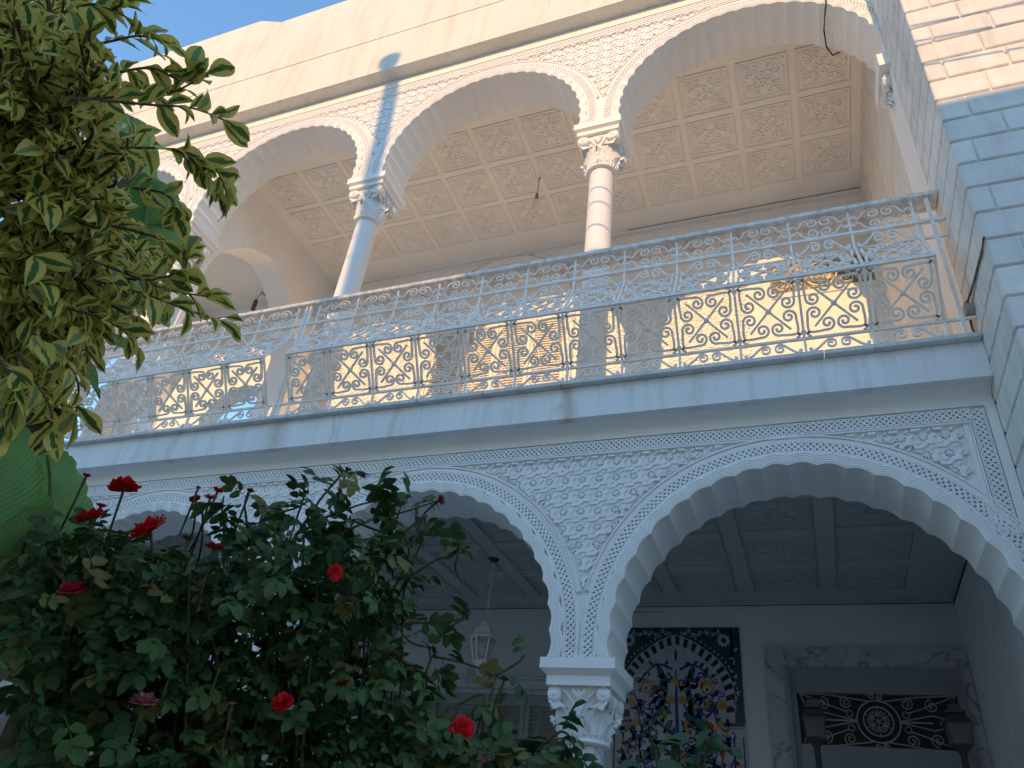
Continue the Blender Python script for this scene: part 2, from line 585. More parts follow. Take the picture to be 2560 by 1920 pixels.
def arcade(part_name, arches, xl, xr, ztop, zcap, frz0, frz1, smooth_top, cell, offs, tagname, lat_pitch, right_band=None):
    """front wall of an arcade with its arches, all under `villa`"""
    K = offs
    A0 = arches
    # ---- core wall with openings (openings are cut at off = .05, inside the archivolts)
    core = MB()
    for (y, flip) in ((FR, False), (0.4, True)):
        for A in A0:
            n = 60
            P = [A.pt(i / n, 0.05) for i in range(n + 1)]
            for i in range(n):
                (ax, az), (bx, bz) = P[i], P[i + 1]
                if abs(bx - ax) < 1e-7:
                    continue
                core.add([(ax, y, az), (bx, y, bz), (bx, y, ztop), (ax, y, ztop)], [(0, 1, 2, 3)])
        # piers between
        edges = [xl]
        for A in sorted(A0, key=lambda q: q.cx):
            edges += [A.cx - A.R - 0.05, A.cx + A.R + 0.05]
        edges.append(xr)
        for i in range(0, len(edges), 2):
            if edges[i + 1] > edges[i]:
                core.add([(edges[i], y, zcap), (edges[i + 1], y, zcap), (edges[i + 1], y, ztop), (edges[i], y, ztop)], [(0, 1, 2, 3)])
    wall = obj(part_name, core, M['plaster'], villa)
    # ---- archivolts with fluted intrados
    for ai, A in enumerate(A0):
        mb = MB()
        n = A.N * 8
        b = len(mb.v)
        yf = -0.016
        for i in range(n + 1):
            q = i / n
            s_ = A.scal(q)
            x, z = A.pt(q, s_)
            X, Z = A.pt(q, K['arch'] + s_ * 0.9)
            xb, zb = A.pt(q, 0.07)
            mb.v += [(x, 0.4, z), (x, yf, z), (X, yf, Z), (X, FR, Z), (xb, 0.4, zb)]
        for i in range(n):
            k = b + 5 * i
            mb.f += [(k, k + 1, k + 6, k + 5), (k + 1, k + 2, k + 7, k + 6), (k + 2, k + 3, k + 8, k + 7), (k + 4, k, k + 5, k + 9)]
        mb.f += [(b, b + 1, b + 2, b + 3), (b + 5 * n, b + 5 * n + 1, b + 5 * n + 2, b + 5 * n + 3)]
        av = obj('scalloped_archivolt', mb, M['plaster'], wall)
        # wavy ridges on its face
        mb = MB()
        for d in (0.2, 0.42, 0.64, 0.86):
            o_ = d * K['arch']
            ring_plate(mb, A, o_ - 0.0035, o_ + 0.0035, yf - 0.0045, yf + 0.001, n, 0, 1, A.scal, A.scal)
        obj('wavy_ridges', mb, M['carved'], wall)
        # mouldings and smooth ring
        mb = MB()
        dy = 0.0013 * ai
        ring_plate(mb, A, K['lat0'] - 0.016, K['lat0'] - 0.007, -0.003 - dy, FR)
        ring_plate(mb, A, K['lat1'] + 0.007, K['lat1'] + 0.014, -0.002 - dy, FR)
        a0, a1 = 0.0, 1.0
        ring_plate(mb, A, K['lat1'] + 0.016, K['fld'] - 0.012, 0.0035 - dy, FR, 72, 0.10, 0.90)
        ring_plate(mb, A, K['fld'] - 0.010, K['fld'], -0.005 - dy, FR, 72, 0.10, 0.90)
        obj('arch_moulding', mb, M['plaster'], wall)
        mb = MB()
        w = K['lat1'] - K['lat0']
        LL = A.L * (1 + (K['lat0'] + w / 2) / A.R * 0.9)
        lattice_band(mb, lambda s, t: A.pt(min(max(s / LL, 0), 1), K['lat0'] + t), LL, w, lat_pitch, lat_pitch * 0.30, -0.001)
        obj('lattice_band', mb, M['carved'], wall)['kind'] = 'stuff'
    # ---- frieze
    mb = MB()
    w = frz1 - frz0
    fxl = xl
    fxr = (right_band[0] if right_band else xr)
    lattice_band(mb, lambda s, t: (fxl + s, frz0 + t), fxr - fxl, w, lat_pitch, lat_pitch * 0.30, -0.0012)
    if right_band:
        bx0, bx1, bz0 = right_band
        lattice_band(mb, lambda s, t: (bx0 + t, bz0 + s), frz1 - bz0, bx1 - bx0, lat_pitch, lat_pitch * 0.30, -0.0012)
    obj('frieze_lattice', mb, M['carved'], wall)['kind'] = 'stuff'
    mb = MB()
    re = right_band[1] + 0.014 if right_band else xr
    mb.box(xl, re, -0.008, FR, frz1 + 0.014, frz1 + 0.024)
    mb.box(xl, fxr - (0.012 if right_band else 0), -0.006, FR, frz0 - 0.024, frz0 - 0.014)
    mb.box(xl, xr, -0.0005, FR, smooth_top[0], smooth_top[1])
    if right_band:
        mb.box(bx1 + 0.014, xr - 0.001, -0.002, FR, bz0 - 0.3, smooth_top[0])
        mb.box(bx0 - 0.022, bx0 - 0.012, -0.004, FR, bz0, frz0 - 0.026)
        mb.box(bx0 - 0.05, bx0 - 0.024, 0.002, FR, bz0 + 0.05, frz0 - 0.026)
    obj('frieze_moulding', mb, M['plaster'], wall)
    # ---- spandrel fields
    zf = frz0 - 0.03

    def outside_all(x, z):
        for A in A0:
            if z < A.cz:
                if abs(x - A.cx) < A.R + K['fld'] + 0.008:
                    return False
            elif math.hypot(x - A.cx, z - A.cz) < A.R + K['fld'] + 0.008:
                return False
        return z < zf
    cuts = [xl] + [A.cx for A in A0[::-1]] + [xr]
    for i in range(len(cuts) - 1):
        xa, xb = cuts[i], cuts[i + 1]
        lim = (right_band[0] - 0.055) if (right_band and xb == xr) else xb
        mb = MB()
        xm = (xa + xb) / 2
        spandrel_field(mb, xm - math.ceil((xb - xa) / 2 / cell) * cell, xb, A0[0].zs, zf, cell, lambda x, z: outside_all(x, z) and xa < x < lim, -0.001)
        if mb.v:
            obj('carved_spandrel', mb, M['carved'], wall)['kind'] = 'stuff'
    return wall


LOW = [Arch(-0.02, 2.76, 2.694, 1.0, 22, 0.018), Arch(-2.335, 2.79, 2.694, 0.965, 22, 0.018), Arch(-4.65, 2.79, 2.694, 0.965, 22, 0.018), Arch(-6.965, 2.79, 2.694, 0.965, 22, 0.018)]
arcade('lower_arcade_wall', LOW, -8.6, 1.06, 4.2, 2.694, 3.968, 4.032, (4.058, 4.09), 0.108,
       dict(arch=0.068, lat0=0.096, lat1=0.154, fld=0.20), 'lower', 0.033, right_band=(0.935, 0.995, 3.30))
UP = [Arch(-0.005, 7.44, 7.35, 1.06, 24, 0.020), Arch(-2.455, 7.50, 7.35, 1.0, 24, 0.020), Arch(-4.83, 7.50, 7.35, 1.0, 24, 0.020), Arch(-7.2, 7.50, 7.35, 1.0, 24, 0.020)]
arcade('upper_arcade_wall', UP, -8.6, 1.06, 8.99, 7.35, 8.745, 8.83, (8.856, 8.99), 0.125,
       dict(arch=0.066, lat0=0.092, lat1=0.156, fld=0.20), 'upper', 0.036)

# ---------------------------------------------------------------- columns
def acanthus(mb, base, outv, w0, h, curl, ribs=5):
    """a ribbed leaf growing up the bell and curling outwards at its tip"""
    o = Vector(outv).normalized()
    side = Vector((-o.y, o.x, 0))
    nu, nv = 10, 9
    b = len(mb.v)
    for j in range(nv + 1):
        v = j / nv
        if v < 0.72:
            out = 0.02 * v + 0.05 * v * v
            zz = h * v / 0.80
        else:
            k = (v - 0.72) / 0.28
            a = k * 2.6
            out = 0.02 * 0.72 + 0.05 * 0.72 ** 2 + curl * (1 - math.cos(a)) * 0.55 + curl * 0.3 * k
            zz = h * 0.9 + curl * 0.6 * math.sin(a)
        wv = w0 * (0.55 + 0.75 * math.sin(PI * min(v * 0.9 + 0.12, 1)) * 0.9) * (1 if v < 0.75 else 1 - 0.75 * (v - 0.75) / 0.25)
        for i in range(nu + 1):
            u = -1 + 2 * i / nu
            rib = 0.012 * math.cos(u * PI * ribs * 0.5) * (1 - 0.5 * v)
            lobes = 1 + 0.13 * math.sin(v * 24 + abs(u) * 3) * (abs(u) > 0.75)
            P = Vector(base) + o * (out + rib - 0.03 * u * u) + side * (u * wv * lobes) + Vector((0, 0, zz - 0.05 * abs(u) ** 1.5 * (v > 0.1)))
            mb.v.append(tuple(P))
    for j in range(nv):
        for i in range(nu):
            k = b + j * (nu + 1) + i
            mb.f.append((k, k + 1, k + nu + 2, k + nu + 1))


def spiral_pts(c, r0, r1, a0, turns, n=26):
    return [(c[0] + (r0 + (r1 - r0) * i / n) * math.cos(a0 + turns * 2 * PI * i / n), c[1] + (r0 + (r1 - r0) * i / n) * math.sin(a0 + turns * 2 * PI * i / n)) for i in range(n + 1)]


def make_capital_meshes(hw, h, rb):
    """capital in local coords: z 0 .. h, half-width hw at the top, bell radius rb at the foot"""
    bell = MB()
    n = 32
    prof = 10
    b = len(bell.v)
    for j in range(prof + 1):
        v = j / prof
        for i in range(n):
            a = 2 * PI * i / n
            sq = 1 / max(abs(math.cos(a)), abs(math.sin(a)))
            r = (rb + (hw * 0.86 - rb) * v ** 1.6)
            k = v ** 2.2
            rr = r * ((1 - k) + k * min(sq, 1.25))
            bell.v.append((rr * math.cos(a), rr * math.sin(a), h * v))
    for j in range(prof):
        for i in range(n):
            i2 = (i + 1) % n
            bell.f.append((b + j * n + i, b + j * n + i2, b + (j + 1) * n + i2, b + (j + 1) * n + i))
    bell.f.append(tuple(b + prof * n + i for i in range(n)))
    lv = MB()
    for k in range(4):
        a = k * PI / 2 + PI / 4
        acanthus(lv, (math.cos(a) * rb * 0.98, math.sin(a) * rb * 0.98, 0.0), (math.cos(a), math.sin(a), 0), hw * 0.52, h * 0.70, hw * 0.30, 9)
    for k in range(4):
        a = k * PI / 2
        acanthus(lv, (math.cos(a) * rb * 1.0, math.sin(a) * rb * 1.0, 0.0), (math.cos(a), math.sin(a), 0), hw * 0.34, h * 0.46, hw * 0.16, 7)
    vo = MB()
    rv = h * 0.17
    for k in range(4):
        rot = Matrix.Rotation(k * PI / 2, 4, 'Z')
        for sx in (-1, 1):
            t = MB()
            cx, cz = sx * (hw * 0.98 - rv), h - rv * 1.05
            yy = -hw * 0.93
            t.lathe([(rv * 0.96, yy + 0.05), (rv, yy + 0.012), (rv * 0.93, yy)], cx, cz, 20, 'y')
            t.lathe([(rv * 0.25, yy), (rv * 0.22, yy - 0.012), (0.002, yy - 0.014)], cx, cz, 10, 'y')
            sp = spiral_pts((cx, cz), rv * 0.92, rv * 0.3, PI / 2, sx * 1.35 * -1, 24)
            t.sweep([(x, yy - 0.002, z) for x, z in sp], rv * 0.13, 5, up=(0, 1, 0))
            band = []
            for i in range(13):
                v = i / 12
                x = cx * (1 - v) ** 1.35
                z = cz + rv * (1 - v * 0.25) * math.cos(v * 1.2) - (h * 0.52) * v ** 1.5
                y = yy + 0.01 + (hw * 0.93 - rb - 0.01) * 0.55 * v ** 0.8
                band.append((x, y, z))
            t.sweep(band, [rv * 0.22 * (1 - 0.45 * i / 12) for i in range(13)], 5, up=(0, 1, 0))
            # palmette between the volutes
            for a in (-0.55, 0.0, 0.55):
                t.sweep([(0.004 * sx, yy + 0.02, h * 0.70), (math.sin(a) * hw * 0.16, yy + 0.012, h * 0.80), (math.sin(a) * hw * 0.36, yy + 0.010, h * 0.93)], [0.006, 0.014, 0.009], 5, up=(0, 1, 0))
            v0 = [tuple(rot @ Vector(p)) for p in t.v]
            vo.add(v0, t.f)
    return bell, lv, vo


def flutes_ring(mb, r, z0, z1, n=30):
    """beaded necking with small drilled drops"""
    mb.lathe([(r * 0.97, z0), (r * 1.07, z0 + 0.010), (r * 1.06, z0 + 0.02), (r * 0.985, z0 + 0.028), (r * 0.985, z1)], 0, 0, 36)
    for i in range(n):
        a = 2 * PI * i / n
        c, s_ = math.cos(a), math.sin(a)
        mb.sweep([(c * r * 0.99, s_ * r * 0.99, z0 + 0.03), (c * r * 1.035, s_ * r * 1.035, z0 + 0.045), (c * r * 1.05, s_ * r * 1.05, z1)], [0.006, 0.0085, 0.010], 5, up=(c, s_, 0))


def column_set(xs, zb, zr, zc0, zc1, ab, rs, hw, shaft_mat, lastz):
    bell, lv, vo = make_capital_meshes(hw, zc1 - zc0, rs * 1.18)
    mb_bell = bell.mesh('capital', True, M['plaster']); fixn(mb_bell)
    mb_lv = lv.mesh('acanthus_leaves', True, M['carved'])
    mb_vo = vo.mesh('volutes', True, M['carved']); fixn(mb_vo); mb_vo.set_sharp_from_angle(angle=R_(40))
    nk = MB(); flutes_ring(nk, rs * 1.22, zr - zc0, 0.004)
    mnk = nk.mesh('necking', True, M['carved']); fixn(mnk); mnk.set_sharp_from_angle(angle=R_(45))
    sh = MB()
    sh.lathe([(rs * 1.28, zb), (rs * 1.28, zb + 0.05), (rs * 1.12, zb + 0.07), (rs * 1.03, zb + 0.10), (rs * 1.03, zb + 0.3), (rs, zr - 0.15), (rs * 0.985, zr + 0.005)], 0, 0, 36)
    msh = sh.mesh('shaft', True, shaft_mat); fixn(msh); msh.set_sharp_from_angle(angle=R_(40))
    a = MB()
    for (z0, z1, w, y0, y1) in ab:
        a.box(-w, w, y0, y1, z0, z1)
    for i in range(len(ab) - 1):
        (z0, z1, w, y0, y1), (Z0, Z1, W_, Y0, Y1) = ab[i], ab[i + 1]
        a.frustum((-w, w, y0, y1, z1 - 0.002), (-W_, W_, Y0, Y1, Z0 + 0.001))
    mab = a.mesh('abacus', False, M['plaster'])
    for x in xs:
        c = obj('column', msh, None, villa, mat4=Matrix.Translation((x, 0.2, 0)))
        obj('capital', mb_bell, None, c, mat4=Matrix.Translation((x, 0.2, zc0)))
        obj('acanthus_leaves', mb_lv, None, c, mat4=Matrix.Translation((x, 0.2, zc0)))
        obj('volutes', mb_vo, None, c, mat4=Matrix.Translation((x, 0.2, zc0)))
        obj('necking', mnk, None, c, mat4=Matrix.Translation((x, 0.2, zc0)))
        obj('abacus', mab, None, c, mat4=Matrix.Translation((x, 0, 0)))


column_set([-1.197, -3.49, -5.81], 0.1, 2.285, 2.33, 2.557, [(2.557, 2.607, 0.176, 0.015, 0.385), (2.636, 2.692, 0.208, -0.022, 0.422)], 0.106, 0.176, M['marble_shaft'], 0)
column_set([-1.272, -3.63, -6.01], 4.40, 6.845, 6.90, 7.215, [(7.215, 7.262, 0.19, 0.005, 0.395), (7.275, 7.348, 0.214, -0.024, 0.424)], 0.105, 0.19, M['shaft'], 0)
# bracket capitals where the arcade dies into the right wing
for (zc0, zc1, x) in ((6.86, 7.2, 1.135),):
    bell, lv, vo = make_capital_meshes(0.135, zc1 - zc0, 0.05)
    mc = bell.mesh('bracket_capital', True, M['plaster']); fixn(mc)
    c = obj('bracket_capital', mc, None, villa, mat4=Matrix.Translation((x + 0.0, 0.2, zc0)))
    ml = lv.mesh('acanthus_leaves', True, M['carved'])
    obj('acanthus_leaves', ml, None, c, mat4=Matrix.Translation((x, 0.2, zc0)))
    mv = vo.mesh('volutes', True, M['carved']); fixn(mv)
    obj('volutes', mv, None, c, mat4=Matrix.Translation((x, 0.2, zc0)))
    ab = MB(); ab.box(0.985, 1.2, -0.015, 0.415, 7.2, 7.345)
    obj('abacus', ab, M['plaster'], c)

# ---------------------------------------------------------------- balcony slab, soffit cove, coping, cornice, parapet
mb = MB()
mb.box(-8.6, 1.058, -0.13, 2.55, 4.15, 4.385)
slab = obj('balcony_slab', mb, M['fascia'], villa)
mb = MB()
n = 8
prof = [(-0.075, 4.149)] + [(-0.075 + 0.077 * math.sin(PI / 2 * i / n), 4.149 - 0.062 * (1 - math.cos(PI / 2 * i / n))) for i in range(n + 1)] + [(0.002, 4.07), (0.05, 4.07), (0.05, 4.149)]
b = len(mb.v)
for x in (-8.6, 1.058):
    mb.v += [(x, y, z) for y, z in prof]
m_ = len(prof)
for i in range(m_):
    j = (i + 1) % m_
    mb.f.append((i, j, m_ + j, m_ + i))
obj('soffit_cove', mb, M['plaster'], villa)
# coping stones, with the joints the photograph shows
edges = [-8.6, -7.9, -7.0, -5.93, -5.06, -4.05, -3.52, -2.42, -1.92, -1.36, -0.44, 0.25, 0.52, 1.057]
for i in range(len(edges) - 1):
    mb = MB()
    mb.box(edges[i] + 0.002, edges[i + 1] - 0.002, -0.178 + random.uniform(-0.002, 0.002), 0.02, 4.387, 4.418 + random.uniform(-0.001, 0.002))
    me = bevel_mesh('coping_stone', mb, M['coping'], 0.004)
    obj('coping_stone', me, None, slab)
mb = MB()
mb.box(-8.6, 1.16, 0.021, 2.55, 4.386, 4.402)
obj('terrace_floor', mb, M['floor'], villa)

mb = MB()
mb.box(-8.6, -6.24, -0.150, 0.05, 8.99, 11.22)
mb.box(-6.24, 1.06, -0.150, 0.05, 8.99, 10.98)
mb.frustum((-6.24, -5.75, -0.149, 0.05, 10.97), (-6.24, -6.18, -0.149, 0.05, 11.215))
mb.box(-8.6, 1.06, -0.157, -0.145, 9.72, 9.735)
par = obj('parapet', mb, M['parapet'], villa)
mb = MB()
mb.box(-8.6, 1.06, 0.05, 7.0, 8.99, 9.2)
obj('roof', mb, M['plaster'], villa)

# ---------------------------------------------------------------- right wing with rusticated blocks
mb = MB()
mb.box(1.073, 6.0, -0.652, 7.0, 0, 11.0)
wing = obj('right_wing_wall', mb, M['block'], villa)
CH = 0.1957
z = 5.812 - CH * 18
mesh_cache = {}


def block(x0, x1, y0, y1, z0, z1):
    sx, sy, sz = x1 - x0, y1 - y0, z1 - z0
    key = (round(sx, 3), round(sy, 3))
    if key not in mesh_cache:
        t = MB()
        t.box(-sx / 2, sx / 2, -sy / 2, sy / 2, -sz / 2, sz / 2)
        mesh_cache[key] = bevel_mesh('block', t, M['block'], 0.007)
    obj('block', mesh_cache[key], None, wing, mat4=Matrix.Translation(((x0 + x1) / 2, (y0 + y1) / 2, (z0 + z1) / 2)))


k = 0
GAP = 0.007
while z < 9.4:
    zl, zh = z + GAP, z + CH - GAP
    if zh > 2.6:
        cf, cs = (0.10, 0.36) if k % 2 else (0.29, 0.14)
        if k % 3 == 2:
            cf += 0.05
        block(1.06, 1.06 + cf, -0.665, -0.665 + cs, zl, zh)
        x = 1.06 + cf
        while x < 2.5:
            w = 0.335 if (k % 2) else 0.37
            block(x + GAP * 1.4, x + w, -0.665, -0.60, zl, zh)
            x += w + GAP * 0.6
        y = -0.665 + cs
        while y < -0.03:
            w = min(0.33, -0.002 - y)
            if w > 0.04:
                block(1.06, 1.12, y + GAP * 1.4, y + w, zl, zh)
            y += w + GAP * 0.6
    z += CH
    k += 1

# ---------------------------------------------------------------- loggia (upper) shell
ZC = 8.60
YB = 2.55
mb = MB()
mb.box(1.16, 1.30, 0.4, YB, 4.4, 8.75)
obj('loggia_end_wall', mb, M['plaster'], villa)
mb = MB()   # jamb closing the arcade against the wing
mb.box(1.06, 1.165, 0.0, 0.4, 4.4, 7.2)
obj('wing_jamb', mb, M['plaster'], villa)
mb = MB()
mb.box(0.985, 1.2, 0.01, 0.4, 0.0, 2.69)
obj('porch_pier', mb, M['plaster'], villa)
# back wall: solid up to the transverse arch, then the corner bay with an opening to the sky
def wall_with_arch(mb, axis, fixed0, fixed1, u0, u1, z0, z1, cu, zs, r, n=28, point=0.0):
    """plain wall slab with one arched opening down to z0; axis 'y' = wall in the xz plane"""
    def P(u, f, z):
        return (u, f, z) if axis == 'y' else (f, u, z)
    pts = []
    for i in range(n + 1):
        a = PI - PI * i / n
        pts.append((cu + r * math.cos(a), zs + r * math.sin(a) * (1 + point * (1 - abs(math.cos(a))))))
    for f in (fixed0, fixed1):
        mb.add([P(u0, f, z0), P(cu - r, f, z0), P(cu - r, f, z1), P(u0, f, z1)], [(0, 1, 2, 3)])
        mb.add([P(cu + r, f, z0), P(u1, f, z0), P(u1, f, z1), P(cu + r, f, z1)], [(0, 1, 2, 3)])
        for i in range(n):
            (a, az), (b_, bz) = pts[i], pts[i + 1]
            mb.add([P(a, f, az), P(b_, f, bz), P(b_, f, z1), P(a, f, z1)], [(0, 1, 2, 3)])
    path = [(cu - r, z0)] + pts + [(cu + r, z0)]
    for i in range(len(path) - 1):
        (a, az), (b_, bz) = path[i], path[i + 1]
        mb.add([P(a, fixed0, az), P(b_, fixed0, bz), P(b_, fixed1, bz), P(a, fixed1, az)], [(0, 1, 2, 3)])
    for u in (u0, u1):
        mb.add([P(u, fixed0, z0), P(u, fixed1, z0), P(u, fixed1, z1), P(u, fixed0, z1)], [(0, 1, 2, 3)])


mb = MB()
mb.box(-6.25, 1.3, YB, YB + 0.25, 4.4, 8.75)
back = obj('loggia_back_wall', mb, M['plaster'], villa)
mb = MB()
wall_with_arch(mb, 'y', YB + 0.02, YB + 0.27, -8.6, -6.25, 4.4, 8.75, -6.93, 6.40, 0.58, point=0.06)
obj('corner_bay_back_wall', mb, M['plaster'], villa)
mb = MB()
wall_with_arch(mb, 'x', -8.6, -8.3, 0.02, 2.6, 4.4, 8.75, 1.98, 6.60, 0.54, point=0.2)
obj('corner_bay_end_wall', mb, M['plaster'], villa)
mb = MB()
wall_with_arch(mb, 'x', -6.25, -5.9, 0.392, YB + 0.018, 4.4, 8.75, 1.32, 6.95, 0.86, point=0.18)
obj('transverse_arch', mb, M['plaster'], villa)

# ---------------------------------------------------------------- coffered ceilings
def relief_panel(s):
    """floral relief on a square panel of half-size s, lying in xy, face towards -z at z = 0"""
    mb = MB()

    def tube(pts, r):
        mb.sweep([(x, y, -0.003) for x, y in pts], r, 6, up=(0, 0, 1), r2=1.05)
    # thin stepped frame
    for (a, w, h) in ((0.99, 0.030, 0.016),):
        o_, i_ = s * a, s * (a - w)
        mb.box(-o_, o_, -o_, -i_, -h, 0.0)
        mb.box(-o_, o_, i_, o_, -h, 0.0)
        mb.box(-o_, -i_, -i_, i_, -h, 0.0)
        mb.box(i_, o_, -i_, i_, -h, 0.0)
    for k in range(4):
        c, sn = math.cos(k * PI / 2), math.sin(k * PI / 2)

        def T(pts, c=c, sn=sn):
            return [(s * (x * c - y * sn), s * (x * sn + y * c)) for x, y in pts]
        tube(T([(0, 0.36), (0.12, 0.25), (0, 0.14), (-0.12, 0.25), (0, 0.36)]), s * 0.050)       # diamond
        for m in (-1, 1):
            tube(T([(m * 0.15, 0.40), (m * 0.27, 0.36), (m * 0.36, 0.27)]), s * 0.058)               # ring of bars
            sp = spiral_pts((m * 0.23, 0.57), 0.13, 0.035, -PI / 2, m * 1.1, 16)
            tube(T(sp), s * 0.044)                                                                  # scrolls
            pass
            tube(T([(m * 0.0, 0.86), (m * 0.14, 0.78), (m * 0.34, 0.84), (m * 0.48, 0.76), (m * 0.64, 0.80), (m * 0.80, 0.88)]), s * 0.030)   # scalloped edge
            p = T([(m * 0.36, 0.70)])[0]
            mb.ball((p[0], p[1], -0.004), s * 0.045, 6, 3, (1, 1, 0.5))
        # corner leaf
        tube(T([(0.40, 0.40), (0.50, 0.54), (0.62, 0.64), (0.80, 0.80)]), s * 0.044)
        tube(T([(0.50, 0.44), (0.66, 0.48), (0.77, 0.58), (0.83, 0.78)]), s * 0.032)
        tube(T([(0.44, 0.50), (0.48, 0.66), (0.58, 0.77), (0.78, 0.83)]), s * 0.032)
        p = T([(0, 0.68)])[0]
        mb.ball((p[0], p[1], -0.004), s * 0.055, 6, 3, (1, 1, 0.5))
    mb.ball((0, 0, -0.004), s * 0.09, 8, 4, (1, 1, 0.4))
    return mb


def coffered(name, zc, xs, ys, cell, rib, y0, y1, x0, x1, m, depth, relief_m, drop):
    """ceiling slab at zc with ribs standing `depth` below the panels"""
    mb = MB()
    mb.box(x0, x1, y0, y1, zc + depth, zc + depth + 0.05)
    ceil = obj(name, mb, m, villa)
    mb = MB()
    Y0, Y1 = ys[0] - cell / 2 + rib / 2, ys[-1] + cell / 2 - rib / 2
    X0, X1 = xs[0] - cell / 2 + rib / 2, xs[-1] + cell / 2 - rib / 2
    # margins
    mb.box(x0, x1, y0, Y0, zc, zc + depth + 0.01)
    mb.box(x0, x1, Y1, y1, zc, zc + depth + 0.01)
    mb.box(x0, X0, Y0, Y1, zc, zc + depth + 0.01)
    mb.box(X1, x1, Y0, Y1, zc, zc + depth + 0.01)
    for i in range(len(xs) - 1):
        c = (xs[i] + xs[i + 1]) / 2
        mb.box(c - rib / 2, c + rib / 2, Y0, Y1, zc, zc + depth + 0.01)
    for j in range(len(ys) - 1):
        c = (ys[j] + ys[j + 1]) / 2
        for i in range(len(xs)):
            a = X0 if i == 0 else xs[i] - cell / 2 + rib / 2
            b_ = X1 if i == len(xs) - 1 else xs[i] + cell / 2 - rib / 2
            mb.box(a, b_, c - rib / 2, c + rib / 2, zc, zc + depth + 0.01)
    obj('ceiling_ribs', mb, m, ceil)
    pm = relief_panel((cell - rib) / 2 * 0.97).mesh('coffer_relief', True, relief_m)
    pm.set_sharp_from_angle(angle=R_(50))
    for x in xs:
        for y in ys:
            obj('coffer_relief', pm, None, ceil, mat4=Matrix.Translation((x, y, zc + depth)) @ Matrix.Scale(drop, 4, (0, 0, 1)))
    return ceil


P_ = 0.567
ux = [0.44 + P_ / 2 - P_ * i for i in range(12)][::-1]
uy = [0.83, 1.39, 1.95]
coffered('loggia_ceiling', ZC, ux, uy, P_, 0.060, 0.4, YB, -5.9, 1.16, M['ceiling'], 0.007, M['ceiling'], 1.0)
mb = MB()
mb.box(-8.6, -5.9, 0.4, 2.6, ZC, ZC + 0.08)
obj('corner_bay_ceiling', mb, M['ceiling'], villa)
# fine cornice moulding at the foot of the ceiling
mb = MB()
mb.box(-5.9, 1.16, YB - 0.05, YB - 0.001, ZC - 0.035, ZC - 0.001)
mb.box(-5.9, 1.16, YB - 0.02, YB - 0.001, ZC - 0.10, ZC - 0.085)
mb.box(1.12, 1.159, 0.41, YB - 0.06, ZC - 0.035, ZC - 0.001)
mb.box(-5.9, 1.16, 0.401, 0.44, ZC - 0.035, ZC - 0.001)
obj('ceiling_cornice', mb, M['plaster'], villa)
mb = MB()
mb.box(-1.6, 1.155, YB - 0.056, YB - 0.0495, ZC - 0.012, ZC - 0.008)
mb.box(1.112, 1.1195, 1.6, YB - 0.06, ZC - 0.012, ZC - 0.008)
mb.box(1.148, 1.156, YB - 0.0105, YB - 0.0008, ZC - 0.55, ZC - 0.12)
obj('damp_crack', mb, M['cable'], villa)['kind'] = 'stuff'
lx = [0.155 + 0.31 - 0.62 * i for i in range(13)][::-1]
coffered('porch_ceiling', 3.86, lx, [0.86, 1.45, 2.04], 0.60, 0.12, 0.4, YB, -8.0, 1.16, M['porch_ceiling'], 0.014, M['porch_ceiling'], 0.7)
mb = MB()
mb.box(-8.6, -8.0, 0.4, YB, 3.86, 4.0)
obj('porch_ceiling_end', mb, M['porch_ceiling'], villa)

# ---------------------------------------------------------------- porch (lower) shell
mb = MB()
mb.box(-8.6, 1.3, YB, YB + 0.25, 0, 4.14)
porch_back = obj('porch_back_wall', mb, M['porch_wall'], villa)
mb = MB()
mb.box(1.062, 1.30, 0.401, YB - 0.001, 0, 3.858)
obj('porch_side_wall', mb, M['rough'], villa)
mb = MB()
mb.box(-8.6, -8.4, 0.4, YB, 0, 3.858)
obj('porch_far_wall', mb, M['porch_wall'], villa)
mb = MB()
mb.box(-8.6, 1.3, -0.08, YB, 0.0, 0.12)
obj('porch_floor', mb, M['path'], villa)
# thin crack lines at the joint of wall and ceiling
mb = MB()
mb.box(-8.0, 1.06, YB - 0.012, YB - 0.001, 3.835, 3.8385)
mb.box(-1.9, -1.2, YB - 0.006, YB - 0.0005, 3.79, 3.7925)
mb.box(1.050, 1.0615, 0.6, YB - 0.013, 3.835, 3.8385)
obj('ceiling_joint', mb, M['dark'], villa)

# ---------------------------------------------------------------- front door with marble surround (lower right)
door = MB()
door.box(-0.18, 0.96, 2.47, 2.53, 0.12, 2.70)
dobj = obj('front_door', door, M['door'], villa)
mb = MB()
for (x0, x1) in ((-0.06, 0.34), (0.42, 0.84)):
    for (z0, z1) in ((0.4, 1.2), (1.35, 2.52)):
        mb.box(x0, x1, 2.462, 2.471, z0, z1)
        mb.box(x0 + 0.05, x1 - 0.05, 2.452, 2.463, z0 + 0.05, z1 - 0.05)
obj('door_panel', mb, M['door'], dobj)
mb = MB()
mb.box(0.36, 0.40, 2.44, 2.47, 1.15, 1.32)
mb.sweep([(0.38, 2.44, 1.28), (0.38, 2.40, 1.28), (0.30, 2.40, 1.27)], 0.010, 8)
obj('door_handle', mb, M['brass'], dobj, True)
sur = MB()
sur.box(-0.385, 1.058, 2.505, 2.549, 3.325, 3.478)
obj('marble_lintel', sur, M['marble'], villa)
sur = MB()
sur.box(-0.385, -0.235, 2.507, 2.549, 0.12, 3.323)
obj('marble_jamb', sur, M['marble'], villa)
sur = MB()
sur.box(0.985, 1.058, 2.507, 2.549, 0.12, 3.323)
obj('marble_jamb', sur, M['marble'], villa)
fr = MB()
fr.box(-0.233, 0.983, 2.49, 2.548, 3.20, 3.322)
fr.box(-0.233, -0.17, 2.49, 2.548, 0.12, 3.199)
